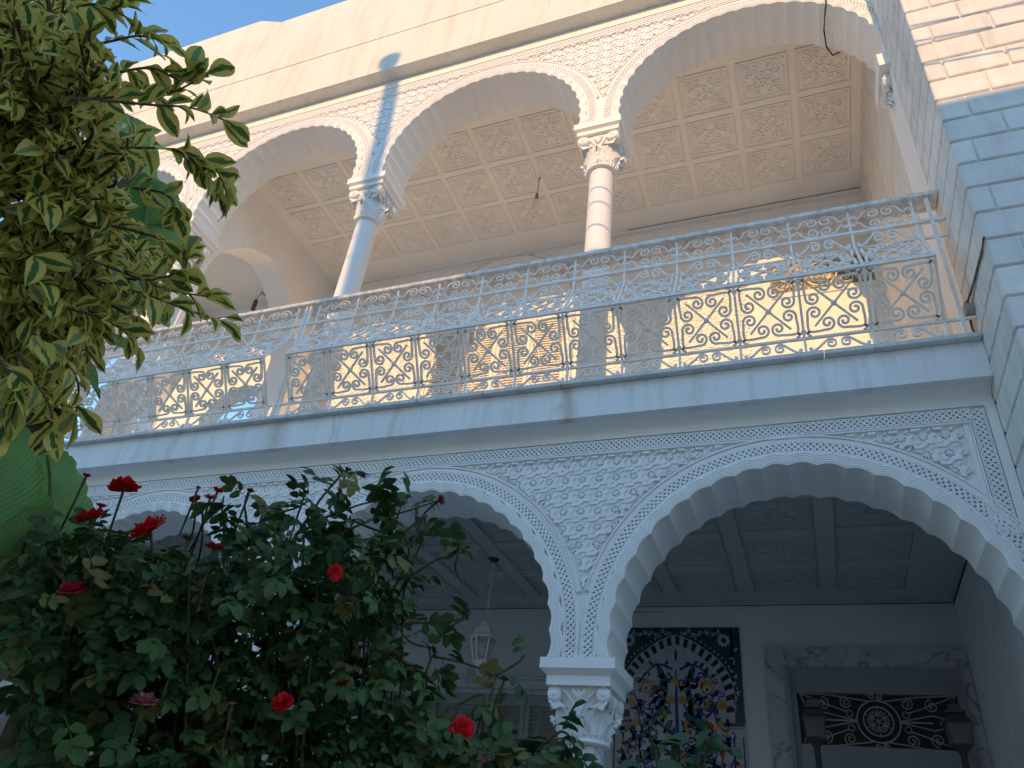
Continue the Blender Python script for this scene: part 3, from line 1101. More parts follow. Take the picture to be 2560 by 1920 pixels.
fr.box(0.93, 0.983, 2.49, 2.548, 0.12, 3.199)
fr.box(-0.169, 0.929, 2.47, 2.548, 2.70, 2.76)
fr.box(-0.169, 0.929, 2.48, 2.548, 3.13, 3.199)
fr.box(-0.245, -0.215, 2.46, 2.506, 0.12, 3.33)
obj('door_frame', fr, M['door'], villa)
t = MB()
t.box(-0.168, 0.928, 2.535, 2.545, 2.761, 3.129)
tr = obj('transom_opening', t, M['dark'], villa)


def scroll_path(start, c, r0, r1, a0, turns, n=22):
    return [start] + spiral_pts(c, r0, r1, a0, turns, n)


g_ = MB()
gy = 2.47
GC = (0.38, 2.935)


def G(pts, r=0.0055):
    g_.sweep([(x, gy, z) for x, z in pts], r, 4, up=(0, 1, 0))


for r in (0.10, 0.145):
    G([(GC[0] + r * math.cos(2 * PI * i / 36), GC[1] + r * math.sin(2 * PI * i / 36)) for i in range(37)], 0.007)
for k in range(6):
    a = k * PI / 3 + PI / 6
    G([(GC[0], GC[1]), (GC[0] + 0.10 * math.cos(a), GC[1] + 0.10 * math.sin(a))], 0.004)
    for s_ in (-1, 1):
        cc = (GC[0] + 0.06 * math.cos(a + s_ * 0.38), GC[1] + 0.06 * math.sin(a + s_ * 0.38))
        G(spiral_pts(cc, 0.026, 0.006, a + s_ * 1.2, s_ * 1.3, 14), 0.0035)
for sx in (-1, 1):
    G([(GC[0] + sx * 0.15, GC[1] + 0.004), (GC[0] + sx * 0.36, GC[1] + 0.05), (GC[0] + sx * 0.44, GC[1] + 0.03), (GC[0] + sx * 0.40, GC[1] + 0.0)])
    G([(GC[0] + sx * 0.15, GC[1] - 0.004), (GC[0] + sx * 0.36, GC[1] - 0.05), (GC[0] + sx * 0.44, GC[1] - 0.03), (GC[0] + sx * 0.40, GC[1] - 0.0)])
    G([(GC[0] + sx * 0.15, GC[1]), (GC[0] + sx * 0.36, GC[1])], 0.007)
    for sz in (-1, 1):
        G([(GC[0] + sx * 0.05, GC[1] + sz * 0.14), (GC[0] + sx * 0.30, GC[1] + sz * 0.175), (GC[0] + sx * 0.53, GC[1] + sz * 0.19)])
        G([(GC[0] + sx * 0.53, GC[1] + sz * 0.185), (GC[0] + sx * 0.30, GC[1] + sz * 0.095), (GC[0] + sx * 0.20, GC[1] + sz * 0.06)])
        G(spiral_pts((GC[0] + sx * 0.205, GC[1] + sz * 0.125), 0.045, 0.008, PI / 2 * sz, -sx * sz * 1.6, 20))
        G(spiral_pts((GC[0] + sx * 0.37, GC[1] + sz * 0.115), 0.048, 0.008, PI / 2 * sz, sx * sz * 1.6, 20))
        G(spiral_pts((GC[0] + sx * 0.03, GC[1] + sz * 0.175), 0.026, 0.006, PI, sx * sz * 1.4, 14))
        G([(GC[0] + sx * 0.19 + 0.022 * math.cos(2 * PI * i / 12), GC[1] + sz * 0.05 + 0.022 * math.sin(2 * PI * i / 12)) for i in range(13)], 0.004)
    G([(GC[0] + sx * 0.53, 2.765), (GC[0] + sx * 0.46, GC[1]), (GC[0] + sx * 0.53, 3.125)])
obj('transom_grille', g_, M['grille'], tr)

# ---------------------------------------------------------------- shuttered windows with iron grilles
def window(name, x0, x1, z0, z1, yw, leaves, pitch, msh, mfr, gm, hood):
    fr = MB()
    fr.box(x0 - 0.09, x1 + 0.09, yw - 0.05, yw - 0.002, z1, z1 + 0.12)
    fr.box(x0 - 0.09, x0, yw - 0.05, yw - 0.002, z0, z1 - 0.001)
    fr.box(x1, x1 + 0.09, yw - 0.05, yw - 0.002, z0, z1 - 0.001)
    fr.box(x0 - 0.12, x1 + 0.12, yw - 0.09, yw - 0.002, z0 - 0.08, z0 - 0.001)
    win = obj(name, fr, mfr, villa)
    if hood:
        rp = MB()
        rp.sweep([(x0 - 0.1 + (x1 - x0 + 0.2) * i / 80, yw - 0.06 + 0.006 * math.sin(i * 1.3), z1 + 0.135 + 0.007 * math.cos(i * 1.3)) for i in range(81)], 0.012, 6, up=(0, 1, 0))
        obj('rope_moulding', rp, mfr, win, True)
    w = (x1 - x0) / leaves
    sl = MB()
    fw = 0.045
    sl.frustum((-(w / 2 - fw), w / 2 - fw, -0.014, -0.008, -pitch * 0.42), (-(w / 2 - fw), w / 2 - fw, 0.004, 0.010, pitch * 0.42))
    slm = sl.mesh('slat', False, msh)
    for k in range(leaves):
        a, b_ = x0 + k * w, x0 + (k + 1) * w
        st = MB()
        st.box(a + 0.003, a + fw, yw - 0.035, yw - 0.004, z0, z1 - 0.002)
        st.box(b_ - fw, b_ - 0.003, yw - 0.035, yw - 0.004, z0, z1 - 0.002)
        st.box(a + fw, b_ - fw, yw - 0.034, yw - 0.004, z1 - 0.09, z1 - 0.003)
        st.box(a + fw, b_ - fw, yw - 0.034, yw - 0.004, z0 + 0.001, z0 + 0.1)
        zz = z0 + 0.1 + pitch / 2
        obj('shutter_leaf', st, msh, win)
        while zz < z1 - 0.1:
            obj('slat', slm, None, win, mat4=Matrix.Translation(((a + b_) / 2, yw - 0.014, zz)))
            zz += pitch
    # wrought iron grille standing off the wall
    gr = MB()
    y = yw - 0.14

    def Q(pts, r=0.0065):
        gr.sweep([(x, y, z) for x, z in pts], r, 4, up=(0, 1, 0))
    nb = 5
    Q([(x0 - 0.05, z1 + 0.02), (x1 + 0.05, z1 + 0.02)], 0.009)
    Q([(x0 - 0.05, z0 + 0.02), (x1 + 0.05, z0 + 0.02)], 0.009)
    wd = (x1 - x0) / nb
    for i in range(nb + 1):
        x = x0 + i * wd
        n_ = 40
        H = z1 - z0
        if i % 2 == 0:
            Q([(x + 0.085 * math.sin(j / n_ * PI * 4 * 1.0), z0 + 0.02 + H * j / n_) for j in range(n_ + 1)])
            Q([(x - 0.085 * math.sin(j / n_ * PI * 4 * 1.0), z0 + 0.02 + H * j / n_) for j in range(n_ + 1)])
        else:
            Q([(x, z0 + 0.02), (x, z1 + 0.02)], 0.006)
            for kk in range(4):
                zc = z0 + H * (kk + 0.5) / 4
                for sx in (-1, 1):
                    for sz in (-1, 1):
                        Q(scroll_path((x, zc), (x + sx * 0.065, zc + sz * H * 0.075), 0.05, 0.008, -PI / 2 * sz, sx * sz * 1.5, 16), 0.0055)
    for sx in (-1, 1):
        for k in range(3):
            Q(spiral_pts(((x0 + x1) / 2 + sx * 0.06, z1 + 0.08 - k * 0.001 + 0.0), 0.045, 0.008, -PI / 2, sx * 1.5, 16), 0.005)
            Q(spiral_pts(((x0 + x1) / 2 + sx * 0.06, z1 + 0.17), 0.04, 0.008, -PI / 2, sx * 1.5, 16), 0.005)
            break
    obj('window_grille', gr, gm, win)
    return win


window('shuttered_window', -3.75, -1.95, 1.2, 3.06, YB, 4, 0.034, M['shutter_grey'], M['porch_wall'], M['grille'], True)
window('shuttered_window', -4.05, -2.30, 5.3, 7.45, YB, 4, 0.036, M['shutter'], M['plaster'], M['iron'], False)
# arched hood over the upper window
mb = MB()
A_ = Arch(-3.175, 7.62, 7.57, 0.80, 16, 0.014)
ring_plate(mb, A_, 0.0, 0.10, YB - 0.03, YB - 0.001, 128, 0, 1, A_.scal, None)
ring_plate(mb, A_, 0.13, 0.15, YB - 0.02, YB - 0.001, 64)
obj('window_hood', mb, M['plaster'], villa)
# carved dado panels on the loggia back wall
for (xa, xb, za, zb) in ((-5.75, -4.35, 5.7, 7.55), (-2.05, -0.25, 5.7, 7.40)):
    mb = MB()
    tmp = MB()
    spandrel_field(tmp, xa, xb, za, zb, 0.15, lambda x, z: xa < x < xb and za < z < zb, -0.001)
    mb.add([(x, YB - 0.013 + (y - 0.0) if y < 0.01 else YB - 0.001, z) for x, y, z in tmp.v], tmp.f)
    obj('carved_dado', mb, M['carved'], back)['kind'] = 'stuff'
    mb = MB()
    mb.box(xa - 0.04, xb + 0.04, YB - 0.02, YB - 0.001, zb + 0.01, zb + 0.04)
    mb.box(xa - 0.04, xa - 0.01, YB - 0.018, YB - 0.001, za, zb + 0.009)
    mb.box(xb + 0.01, xb + 0.04, YB - 0.018, YB - 0.001, za, zb + 0.009)
    obj('dado_moulding', mb, M['plaster'], back)

# upper door with scrolled overdoor grille
mb = MB()
mb.box(-0.10, 0.0, YB - 0.06, YB - 0.001, 4.4, 7.72)
mb.box(1.02, 1.12, YB - 0.06, YB - 0.001, 4.4, 7.72)
mb.box(0.001, 1.019, YB - 0.06, YB - 0.001, 7.62, 7.72)
mb.box(0.001, 1.019, YB - 0.05, YB - 0.001, 7.14, 7.20)
ud = obj('upper_door', mb, M['shutter'], villa)
mb = MB()
mb.box(0.001, 1.019, YB - 0.03, YB - 0.001, 4.4, 7.139)
for (x0, x1) in ((0.06, 0.48), (0.54, 0.96)):
    mb.box(x0, x1, YB - 0.045, YB - 0.031, 5.0, 6.98)
    mb.box(x0 + 0.06, x1 - 0.06, YB - 0.055, YB - 0.046, 5.08, 6.90)
obj('door_panel', mb, M['shutter'], ud)
mb = MB()
mb.box(0.001, 1.019, YB - 0.012, YB - 0.001, 7.201, 7.619)
obj('overdoor_opening', mb, mat('brown_glazing', (0.34, 0.27, 0.16), 0.3, 0.5, 0.1, 5, 0), ud)
g_ = MB()
gy = YB - 0.045
cx, cz = 0.51, 7.40
for r in (0.16, 0.10):
    G([(cx + r * math.cos(2 * PI * i / 30), cz + r * math.sin(2 * PI * i / 30)) for i in range(31)], 0.009)
for sx in (-1, 1):
    for sz in (-1, 1):
        G(spiral_pts((cx + sx * 0.055, cz + sz * 0.05), 0.045, 0.01, 0, sx * sz * 1.4, 16), 0.007)
        G(spiral_pts((cx + sx * 0.24, cz + sz * 0.10), 0.08, 0.012, PI / 2, sx * sz * 1.6, 20), 0.008)
        G(spiral_pts((cx + sx * 0.40, cz + sz * 0.10), 0.075, 0.012, PI / 2, -sx * sz * 1.6, 20), 0.008)
        G(spiral_pts((cx + sx * 0.11, cz + sz * 0.18), 0.04, 0.01, PI / 2, -sx * sz * 1.4, 14), 0.007)
    G([(cx + sx * 0.16, cz), (cx + sx * 0.48, cz)], 0.009)
obj('overdoor_grille', g_, mat('gilt_cream_grille', (0.76, 0.68, 0.50), 0.4, 0.4, 0.1, 9, 0), ud)

# ================================================================= RAILINGS
PANEL = 0.371


def local_scrolls():
    """meshes in panel coordinates: x across (centre 0), z up (centre 0), y depth"""
    # one of the eight scrolls of the cross panel: upper edge, left half
    hook = spiral_pts((-0.150, 0.169), 0.004, 0.0145, PI * 0.2, 0.62, 8)
    path = hook + [(-0.128, 0.158), (-0.095, 0.157)] + spiral_pts((-0.046, 0.113), 0.042, 0.010, PI * 0.60, -1.30, 26)
    s = MB()
    s.sweep([(x, 0, z) for x, z in path], 0.0104, 4, up=(0, 1, 0), r2=1.1)
    e = path[-1]
    s.ball((e[0], 0, e[1]), 0.0095, 6, 4)
    return s


sc_mb = local_scrolls()
sc_me = sc_mb.mesh('scroll', True, M['iron']); fixn(sc_me); sc_me.set_sharp_from_angle(angle=R_(50))
cross = MB()
for sg in (-1, 1):
    cross.sweep([(-0.118, 0, -0.125 * sg), (0.118, 0, 0.125 * sg)], 0.0094, 4, up=(0, 1, 0))
cross.lathe([(0.010, -0.012), (0.0165, -0.008), (0.018, 0), (0.0165, 0.008), (0.010, 0.012)], 0, 0, 10, 'y')
cross_me = cross.mesh('cross_panel', False, M['iron']); fixn(cross_me)

# low wave scroll strip, .371 x .10
wv = MB()
for sx in (-1, 1):
    hook = [(sx * x, z) for x, z in spiral_pts((-0.158, -0.028), 0.004, 0.011, PI * 1.2, 0.75, 8)]
    path = hook + [(sx * -0.145, -0.040), (sx * -0.115, -0.022), (sx * -0.075, 0.018)] + [(sx * x, z) for x, z in spiral_pts((-0.043, 0.002), 0.034, 0.008, PI * 0.62, -1.25, 22)]
    wv.sweep([(x, 0, z) for x, z in path], 0.0074, 4, up=(0, 1, 0), r2=1.2)
wave_me = wv.mesh('wave_scroll', True, M['iron']); fixn(wave_me); wave_me.set_sharp_from_angle(angle=R_(50))

# upper scroll row, .371 x .20
ur_ = MB()
for sx in (-1, 1):
    for sz in (-1, 1):
        hook = spiral_pts((-0.163, 0.028), 0.004, 0.013, PI * 1.6, -0.75, 8)
        path = hook + [(-0.140, 0.014), (-0.118, 0.030), (-0.100, 0.066)] + spiral_pts((-0.046, 0.046), 0.044, 0.009, PI * 0.75, -1.35, 24)
        ur_.sweep([(sx * x, 0, sz * z) for x, z in path], 0.0064, 4, up=(0, 1, 0), r2=1.2)
upper_me = ur_.mesh('double_scroll', True, M['iron']); fixn(upper_me); upper_me.set_sharp_from_angle(angle=R_(50))

# bowed profile of the railing (y, z)
PB = (-0.150, 4.533)
PT = (-0.352, 4.862)
PR = (-0.168, 5.185)


def plane_m(cx, a, b_):
    """matrix taking panel coords (x, y, z) onto the slope from a=(y,z) to b_=(y,z)"""
    dz = Vector((0, b_[0] - a[0], b_[1] - a[1])).normalized()
    dx = Vector((1, 0, 0))
    dy = dz.cross(dx)
    c = Vector((cx, (a[0] + b_[0]) / 2, (a[1] + b_[1]) / 2))
    return Matrix(((dx.x, dy.x, dz.x, c.x), (dx.y, dy.y, dz.y, c.y), (dx.z, dy.z, dz.z, c.z), (0, 0, 0, 1)))


def railing(x0, n, pitch, label, ends):
    x1 = x0 + n * pitch
    t = thing('balcony_railing', label, 'railing', ((x0 + x1) / 2, -0.15, 4.419), 'bowed wrought iron railings of the balcony')
    xe0, xe1 = ends
    mb = MB(); mb.box(xe0, xe1, -0.184, -0.025, 5.530, 5.566)
    obj('handrail', bevel_mesh('handrail', mb, M['handrail'], 0.004), None, t)
    mb = MB(); mb.box(xe0, xe1, -0.166, -0.138, 5.318, 5.338); obj('middle_rail', mb, M['iron'], t)
    mb = MB(); mb.box(xe0, xe1, -0.158, -0.142, 4.526, 4.542); obj('bottom_rail', mb, M['iron'], t)
    mb = MB(); mb.box(xe0, xe1, -0.162, -0.146, 5.178, 5.192); obj('shoulder_rail', mb, M['iron'], t)
    mb = MB(); mb.box(x0 - 0.008, x1 + 0.008, PT[0] - 0.009, PT[0] + 0.009, PT[1] - 0.009, PT[1] + 0.009); obj('bow_rail', mb, M['iron'], t)
    sc = pitch / PANEL
    S = Matrix.Scale(sc, 4, (1, 0, 0))
    for i in range(n + 1):
        x = x0 + i * pitch
        mb = MB()
        mb.sweep([(x, -0.15, 4.415), (x, PB[0], PB[1]), (x, PT[0], PT[1]), (x, PR[0], PR[1]), (x, -0.152, 5.32), (x, -0.152, 5.535)], 0.0105, 4, up=(1, 0, 0))
        obj('bowed_post', mb, M['iron'], t)
    for i in range(n):
        cx = x0 + (i + 0.5) * pitch
        for (a, b_) in ((PB, PT), (PT, PR)):
            m = plane_m(cx, a, b_) @ S
            p = obj('cross_panel', cross_me, None, t, mat4=m)
            for sx in (1, -1):
                for sz in (1, -1):
                    obj('scroll', sc_me, None, p, mat4=m @ Matrix.Diagonal((sx, 1, sz, 1)))
                    D = Matrix(((0, 0, sx, 0), (0, 1, 0, 0), (sz, 0, 0, 0), (0, 0, 0, 1)))
                    obj('scroll', sc_me, None, p, mat4=m @ D)
        obj('wave_scroll', wave_me, None, t, mat4=Matrix.Translation((cx, -0.15, 4.476)) @ S)
        obj('wave_scroll', wave_me, None, t, mat4=Matrix.Translation((cx, -0.154, 5.256)) @ S @ Matrix.Scale(1.25, 4, (0, 0, 1)))
        obj('double_scroll', upper_me, None, t, mat4=Matrix.Translation((cx, -0.152, 5.434)) @ S)
    return t


r1 = railing(-3.555, 12, PANEL, 'long bowed white iron railing with cross scroll panels, reaching the right wing', (-3.66, 1.058))
r2 = railing(-3.765 - 9 * 0.383, 9, 0.383, 'bowed white iron railing left of the gap, partly behind the leaves', (-8.0, -3.662))
for (t, xs) in ((r1, (-3.645, 0.987)), (r2, (-3.685, -7.98))):
    for x in xs:
        mb = MB(); mb.box(x - 0.011, x + 0.011, -0.164, -0.142, 4.415, 5.531)
        obj('straight_post', mb, M['iron'], t)

# ================================================================= NEIGHBOUR ACROSS THE GARDEN (its roof throws the shade)
nb = thing('neighbour_house', 'plain flat roofed house across the garden, behind the viewer, shading the lower storey', 'house', (0, -12, 0))
mb = MB()
mb.box(0.2, 10, -16, -9, 0, 8.29)
mb.box(-1.7, 0.198, -16, -9, 0, 8.60)
mb.box(-14, -1.702, -16, -9, 0, 8.16)
obj('wall', mb, M['opposite'], nb)
mb = MB()
pts = [(-3.00, -9.1, 8.1), (-3.06, -9.1, 9.6), (-3.14, -9.1, 10.6), (-3.22, -9.1, 11.6), (-3.24, -9.1, 11.95)]
mb.sweep(pts, [0.115, 0.105, 0.10, 0.10, 0.10], 10, up=(0, 1, 0))
mb.lathe([(0.10, 11.72), (0.135, 11.78), (0.135, 11.93), (0.06, 11.97)], -3.24, -9.1, 12)
obj('flue_pipe', mb, M['opposite'], nb, True)
# unseen blocks added behind the viewer to cut skylight on the upper facade
for (x0, x1, h, lab) in ((-48, -9.5, 25, 'tall unseen skylight blocker added behind the viewer, left of the low one'), (-9.4, 9.4, 14.5, 'low unseen skylight blocker added straight behind the viewer'), (9.5, 48, 25, 'tall unseen skylight blocker added behind the viewer, right of the low one')):
    ab_ = thing('skylight_blocker', lab, 'light blocker', ((x0 + x1) / 2, -36, 0), 'unseen skylight blockers added behind the viewer')
    mb = MB(); mb.box(x0, x1, -44, -30, 0, h)
    obj('wall', mb, M['opposite'], ab_)
    wm = MB(); wm.box(-0.6, 0.6, -0.05, 0.05, -0.7, 0.7)
    wme = wm.mesh('window', False, M['dark'])
    for i in range(int((x1 - x0) / 4)):
        for j in range(int(h / 3.2)):
            obj('window', wme, None, ab_, mat4=Matrix.Translation((x0 + 2 + 4 * i, -29.98, 1.8 + 3.1 * j)))
# overhead service cables crossing the garden
for (za, zb, lab) in ((8.02, 6.48, 'middle one of three overhead cables crossing above the garden'), (8.20, 6.66, 'highest of three overhead cables crossing above the garden'), (7.74, 6.22, 'lowest of three overhead cables crossing above the garden')):
    mb = MB()
    mb.sweep([(-9 + 18 * i / 24, -3.0, za + (zb - za) * i / 24 ) for i in range(25)], 0.010, 6)
    tag(obj('overhead_cable', mb, M['cableblack'], None, True), lab, 'cable')

# ================================================================= SMALL FITTINGS
# bare bulb hanging in the upper loggia
t = thing('bare_bulb', 'bare light bulb hanging on a short wire from the upper coffered ceiling', 'light bulb', (-2.39, 1.40, 8.60))
mb = MB()
mb.sweep([(-2.39, 1.40, 8.61), (-2.385, 1.40, 8.55), (-2.40, 1.40, 8.50), (-2.39, 1.40, 8.48), (-2.395, 1.40, 8.28)], 0.004, 6)
mb.sweep([(-2.40, 1.40, 8.56), (-2.37, 1.39, 8.54), (-2.395, 1.39, 8.50)], 0.006, 5)
obj('wire', mb, M['cable'], t)
mb = MB(); mb.lathe([(0.016, 8.285), (0.02, 8.27), (0.02, 8.215), (0.024, 8.20)], -2.395, 1.40, 12)
obj('lamp_holder', mb, M['brass'], t, True)
mb = MB(); mb.lathe([(0.012, 8.203), (0.022, 8.18), (0.034, 8.15), (0.036, 8.13), (0.028, 8.105), (0.006, 8.095)], -2.395, 1.40, 14)
obj('bulb', mb, M['bulb'], t, True)

# lamp holder hanging in the left arch
t = thing('hanging_lamp_holder', 'brown lamp holder hanging from a wire inside the left corner bay', 'lamp', (-6.6, 1.8, 8.0))
mb = MB()
mb.sweep([(-7.08, 2.38, 8.60), (-7.08, 2.38, 8.55), (-7.08, 2.35, 8.46), (-7.08, 2.345, 8.40)], 0.005, 6)
mb.sweep([(-7.08, 2.38, 8.585), (-7.0, 2.54, 8.55)], 0.008, 6)
obj('wire', mb, M['cable'], t)
mb = MB(); mb.lathe([(0.014, 8.41), (0.03, 8.39), (0.03, 8.32), (0.034, 8.315), (0.034, 8.305), (0.03, 8.30), (0.03, 8.22), (0.02, 8.215)], -7.08, 2.345, 14)
obj('lamp_holder', mb, M['bakelite'], t, True)

# cable and junction box on the side of the wing
t = thing('junction_box', 'round grey cable junction box on the side of the right wing', 'junction box', (1.06, -0.14, 4.60))
mb = MB()
mb.lathe([(0.040, 1.058), (0.040, 1.020), (0.037, 1.012), (0.002, 1.012)], -0.14, 4.595, 20, 'x')
obj('box_body', mb, M['junction'], t, True, autos=40)
mb = MB()
mb.sweep([(1.035, -0.14, 4.63), (1.035, -0.14, 4.655)], 0.016, 10)
mb.sweep([(1.035, -0.10, 4.595), (1.035, -0.085, 4.595)], 0.014, 10)
obj('cable_gland', mb, M['junction'], t, True)
mb = MB()
mb.sweep([(1.05, -0.70, 4.62), (1.05, -0.60, 4.615), (1.052, -0.5, 4.63), (1.052, -0.34, 4.645), (1.046, -0.2, 4.655), (1.038, -0.15, 4.65)], 0.007, 6)
tag(obj('wall_cable', mb, M['cable'], None, True), 'grey cable clipped along the wing wall above the junction box', 'cable')
mb = MB()
mb.sweep([(1.04, -0.10, 4.56), (1.045, -0.07, 4.52), (1.045, -0.085, 4.47), (1.05, -0.06, 4.42)], 0.007, 6)
tag(obj('wall_cable', mb, M['cable'], None, True), 'short grey cable dropping from the junction box to the balcony edge', 'cable')
mb = MB()
mb.sweep([(0.775, -0.018, 8.62), (0.74, -0.02, 8.40), (0.725, -0.03, 8.20), (0.712, 0.02, 8.17), (0.70, 0.2, 8.19), (0.715, 0.36, 8.17), (0.76, 0.43, 8.13), (0.83, 0.50, 8.25)], 0.007, 6)
tag(obj('hanging_cable', mb, M['cableblack'], None, True), 'black cable crossing the underside of the upper right arch', 'cable')

# white hanging lantern in the porch
LX, LY = -2.375, 1.40
t = thing('hanging_lantern', 'white six sided lantern hanging on a chain in the porch', 'lantern', (LX, LY, 3.86))
mb = MB(); mb.lathe([(0.045, 3.86), (0.04, 3.845), (0.015, 3.83)], LX, LY, 16)
obj('ceiling_rose', mb, M['iron_dark'], t, True)
for i in range(13):
    zc = 3.82 - 0.038 * i
    ring = []
    for k in range(10):
        a = 2 * PI * k / 10
        dx = 0.010 * math.cos(a)
        ring.append((LX + (dx if i % 2 else 0), LY + (0 if i % 2 else dx), zc + 0.024 * math.sin(a)))
    mb = MB(); mb.sweep(ring, 0.0032, 5, closed=True)
    obj('chain_link', mb, M['lanternpaint'], t, True)
mb = MB()
mb.lathe([(0.012, 3.345), (0.030, 3.335), (0.034, 3.325), (0.030, 3.318), (0.045, 3.31), (0.050, 3.30)], LX, LY, 18)
hexa = lambda r, z: [(LX + r * math.cos(PI / 3 * i + 0.3), LY + r * math.sin(PI / 3 * i + 0.3), z) for i in range(6)]
secs = [hexa(0.052, 3.30), hexa(0.070, 3.29), hexa(0.088, 3.245), hexa(0.118, 3.222), hexa(0.122, 3.214), hexa(0.10, 3.212)]
b = len(mb.v)
for s_ in secs:
    mb.v += s_
for i in range(len(secs) - 1):
    for j in range(6):
        j2 = (j + 1) % 6
        mb.f.append((b + i * 6 + j, b + i * 6 + j2, b + (i + 1) * 6 + j2, b + (i + 1) * 6 + j))
obj('hood', mb, M['lanternpaint'], t)
top_, bot_ = hexa(0.102, 3.212), hexa(0.062, 3.035)
for j in range(6):
    j2 = (j + 1) % 6
    mb = MB(); mb.add([top_[j], top_[j2], bot_[j2], bot_[j]], [(0, 1, 2, 3)])
    obj('pane', mb, M['glass'], t)
mb = MB()
for j in range(6):
    j2 = (j + 1) % 6
    mb.sweep([top_[j], bot_[j]], 0.007, 4)
    mb.sweep([top_[j], top_[j2]], 0.008, 4)
    mb.sweep([bot_[j], bot_[j2]], 0.009, 4)
mb.lathe([(0.064, 3.04), (0.05, 3.015), (0.054, 3.0), (0.03, 2.985), (0.016, 2.975), (0.02, 2.96), (0.016, 2.935), (0.004, 2.93)], LX, LY, 18)
obj('lantern_frame', mb, M['lanternpaint'], t)
mb = MB(); mb.ball((LX, LY, 3.12), 0.036, 12, 8, (1, 1, 1.25))
obj('bulb', mb, M['bulb'], t, True)

# two dark standing lamps before the front door
def standing_lamp(x, y, zb, label):
    t = thing('standing_lamp', label, 'lamp', (x, y, 0.12), 'dark lamps flanking the front door')
    mb = MB(); mb.lathe([(0.09, 0.12), (0.09, 0.15), (0.03, 0.2), (0.018, 0.3), (0.018, zb - 0.05), (0.045, zb - 0.015), (0.06, zb)], x, y, 14)
    obj('post', mb, M['iron_dark'], t, True, autos=40)
    mb = MB()
    w0, w1 = 0.050, 0.061
    zt = zb + 0.115
    for sx in (-1, 1):
        for sy in (-1, 1):
            mb.sweep([(x + sx * w0, y + sy * w0, zb), (x + sx * w1, y + sy * w1, zt)], 0.007, 4)
    for w, z in ((w0, zb), (w1, zt)):
        mb.sweep([(x - w, y - w, z), (x + w, y - w, z), (x + w, y + w, z), (x - w, y + w, z)], 0.008, 4, closed=True)
    mb.frustum((x - w1 - 0.01, x + w1 + 0.01, y - w1 - 0.01, y + w1 + 0.01, zt), (x - 0.045, x + 0.045, y - 0.045, y + 0.045, zt + 0.045))
    mb.box(x - 0.05, x + 0.05, y - 0.05, y + 0.05, zt + 0.052, zt + 0.066)
    mb.box(x - 0.03, x + 0.03, y - 0.03, y + 0.03, zt + 0.07, zt + 0.10)
    mb.lathe([(0.02, zt + 0.10), (0.01, zt + 0.12), (0.012, zt + 0.135), (0.002, zt + 0.14)], x, y, 10)
    obj('lantern_frame', mb, M['iron_dark'], t)
    for k in range(4):
        mb = MB()
        a = [(x - w0, y - w0, zb), (x + w0, y - w0, zb), (x + w0, y + w0, zb), (x - w0, y + w0, zb)]
        b_ = [(x - w1, y - w1, zt), (x + w1, y - w1, zt), (x + w1, y + w1, zt), (x - w1, y + w1, zt)]
        k2 = (k + 1) % 4
        mb.add([a[k], a[k2], b_[k2], b_[k]], [(0, 1, 2, 3)])
        obj('pane', mb, M['smoked'], t)


standing_lamp(-0.052, 1.2, 2.565, 'dark standing lamp left of the door grille')
standing_lamp(0.715, 1.2, 2.560, 'dark standing lamp right of the door grille, by the rough wall')

# ================================================================= CERAMIC TILE PANEL
TX0, TX1, TZ0, TZ1 = -1.635, -0.57, 1.10, 3.652
TC = (TX0 + TX1) / 2
t = thing('tile_panel', 'painted ceramic tile panel with blue vines under a pointed arch', 'tile panel', (TC, 2.54, TZ0))


def glaze(name, c, var=0.06):
    return mat(name, c, 0.25, 0.5, var, 12, 0.03, 30)


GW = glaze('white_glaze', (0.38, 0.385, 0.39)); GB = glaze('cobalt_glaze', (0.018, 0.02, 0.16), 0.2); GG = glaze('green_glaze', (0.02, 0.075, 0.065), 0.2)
GK = glaze('black_glaze', (0.015, 0.015, 0.02)); GO = glaze('ochre_glaze', (0.42, 0.20, 0.03), 0.15); GD = glaze('dark_green_glaze', (0.012, 0.045, 0.05), 0.15)
nx_, nz_ = 7, 17
tw, th = (TX1 - TX0) / nx_, (TZ1 - TZ0) / nz_
q_ = MB(); q_.box(-tw / 2 + 0.001, tw / 2 - 0.001, -0.006, 0.006, -th / 2 + 0.001, th / 2 - 0.001)
tile_me = bevel_mesh('tile', q_, GW, 0.0015)
for i in range(nx_):
    for j in range(nz_):
        obj('tile', tile_me, None, t, mat4=Matrix.Translation((TX0 + (i + .5) * tw, 2.542, TZ0 + (j + .5) * th)))
TY = 2.5355


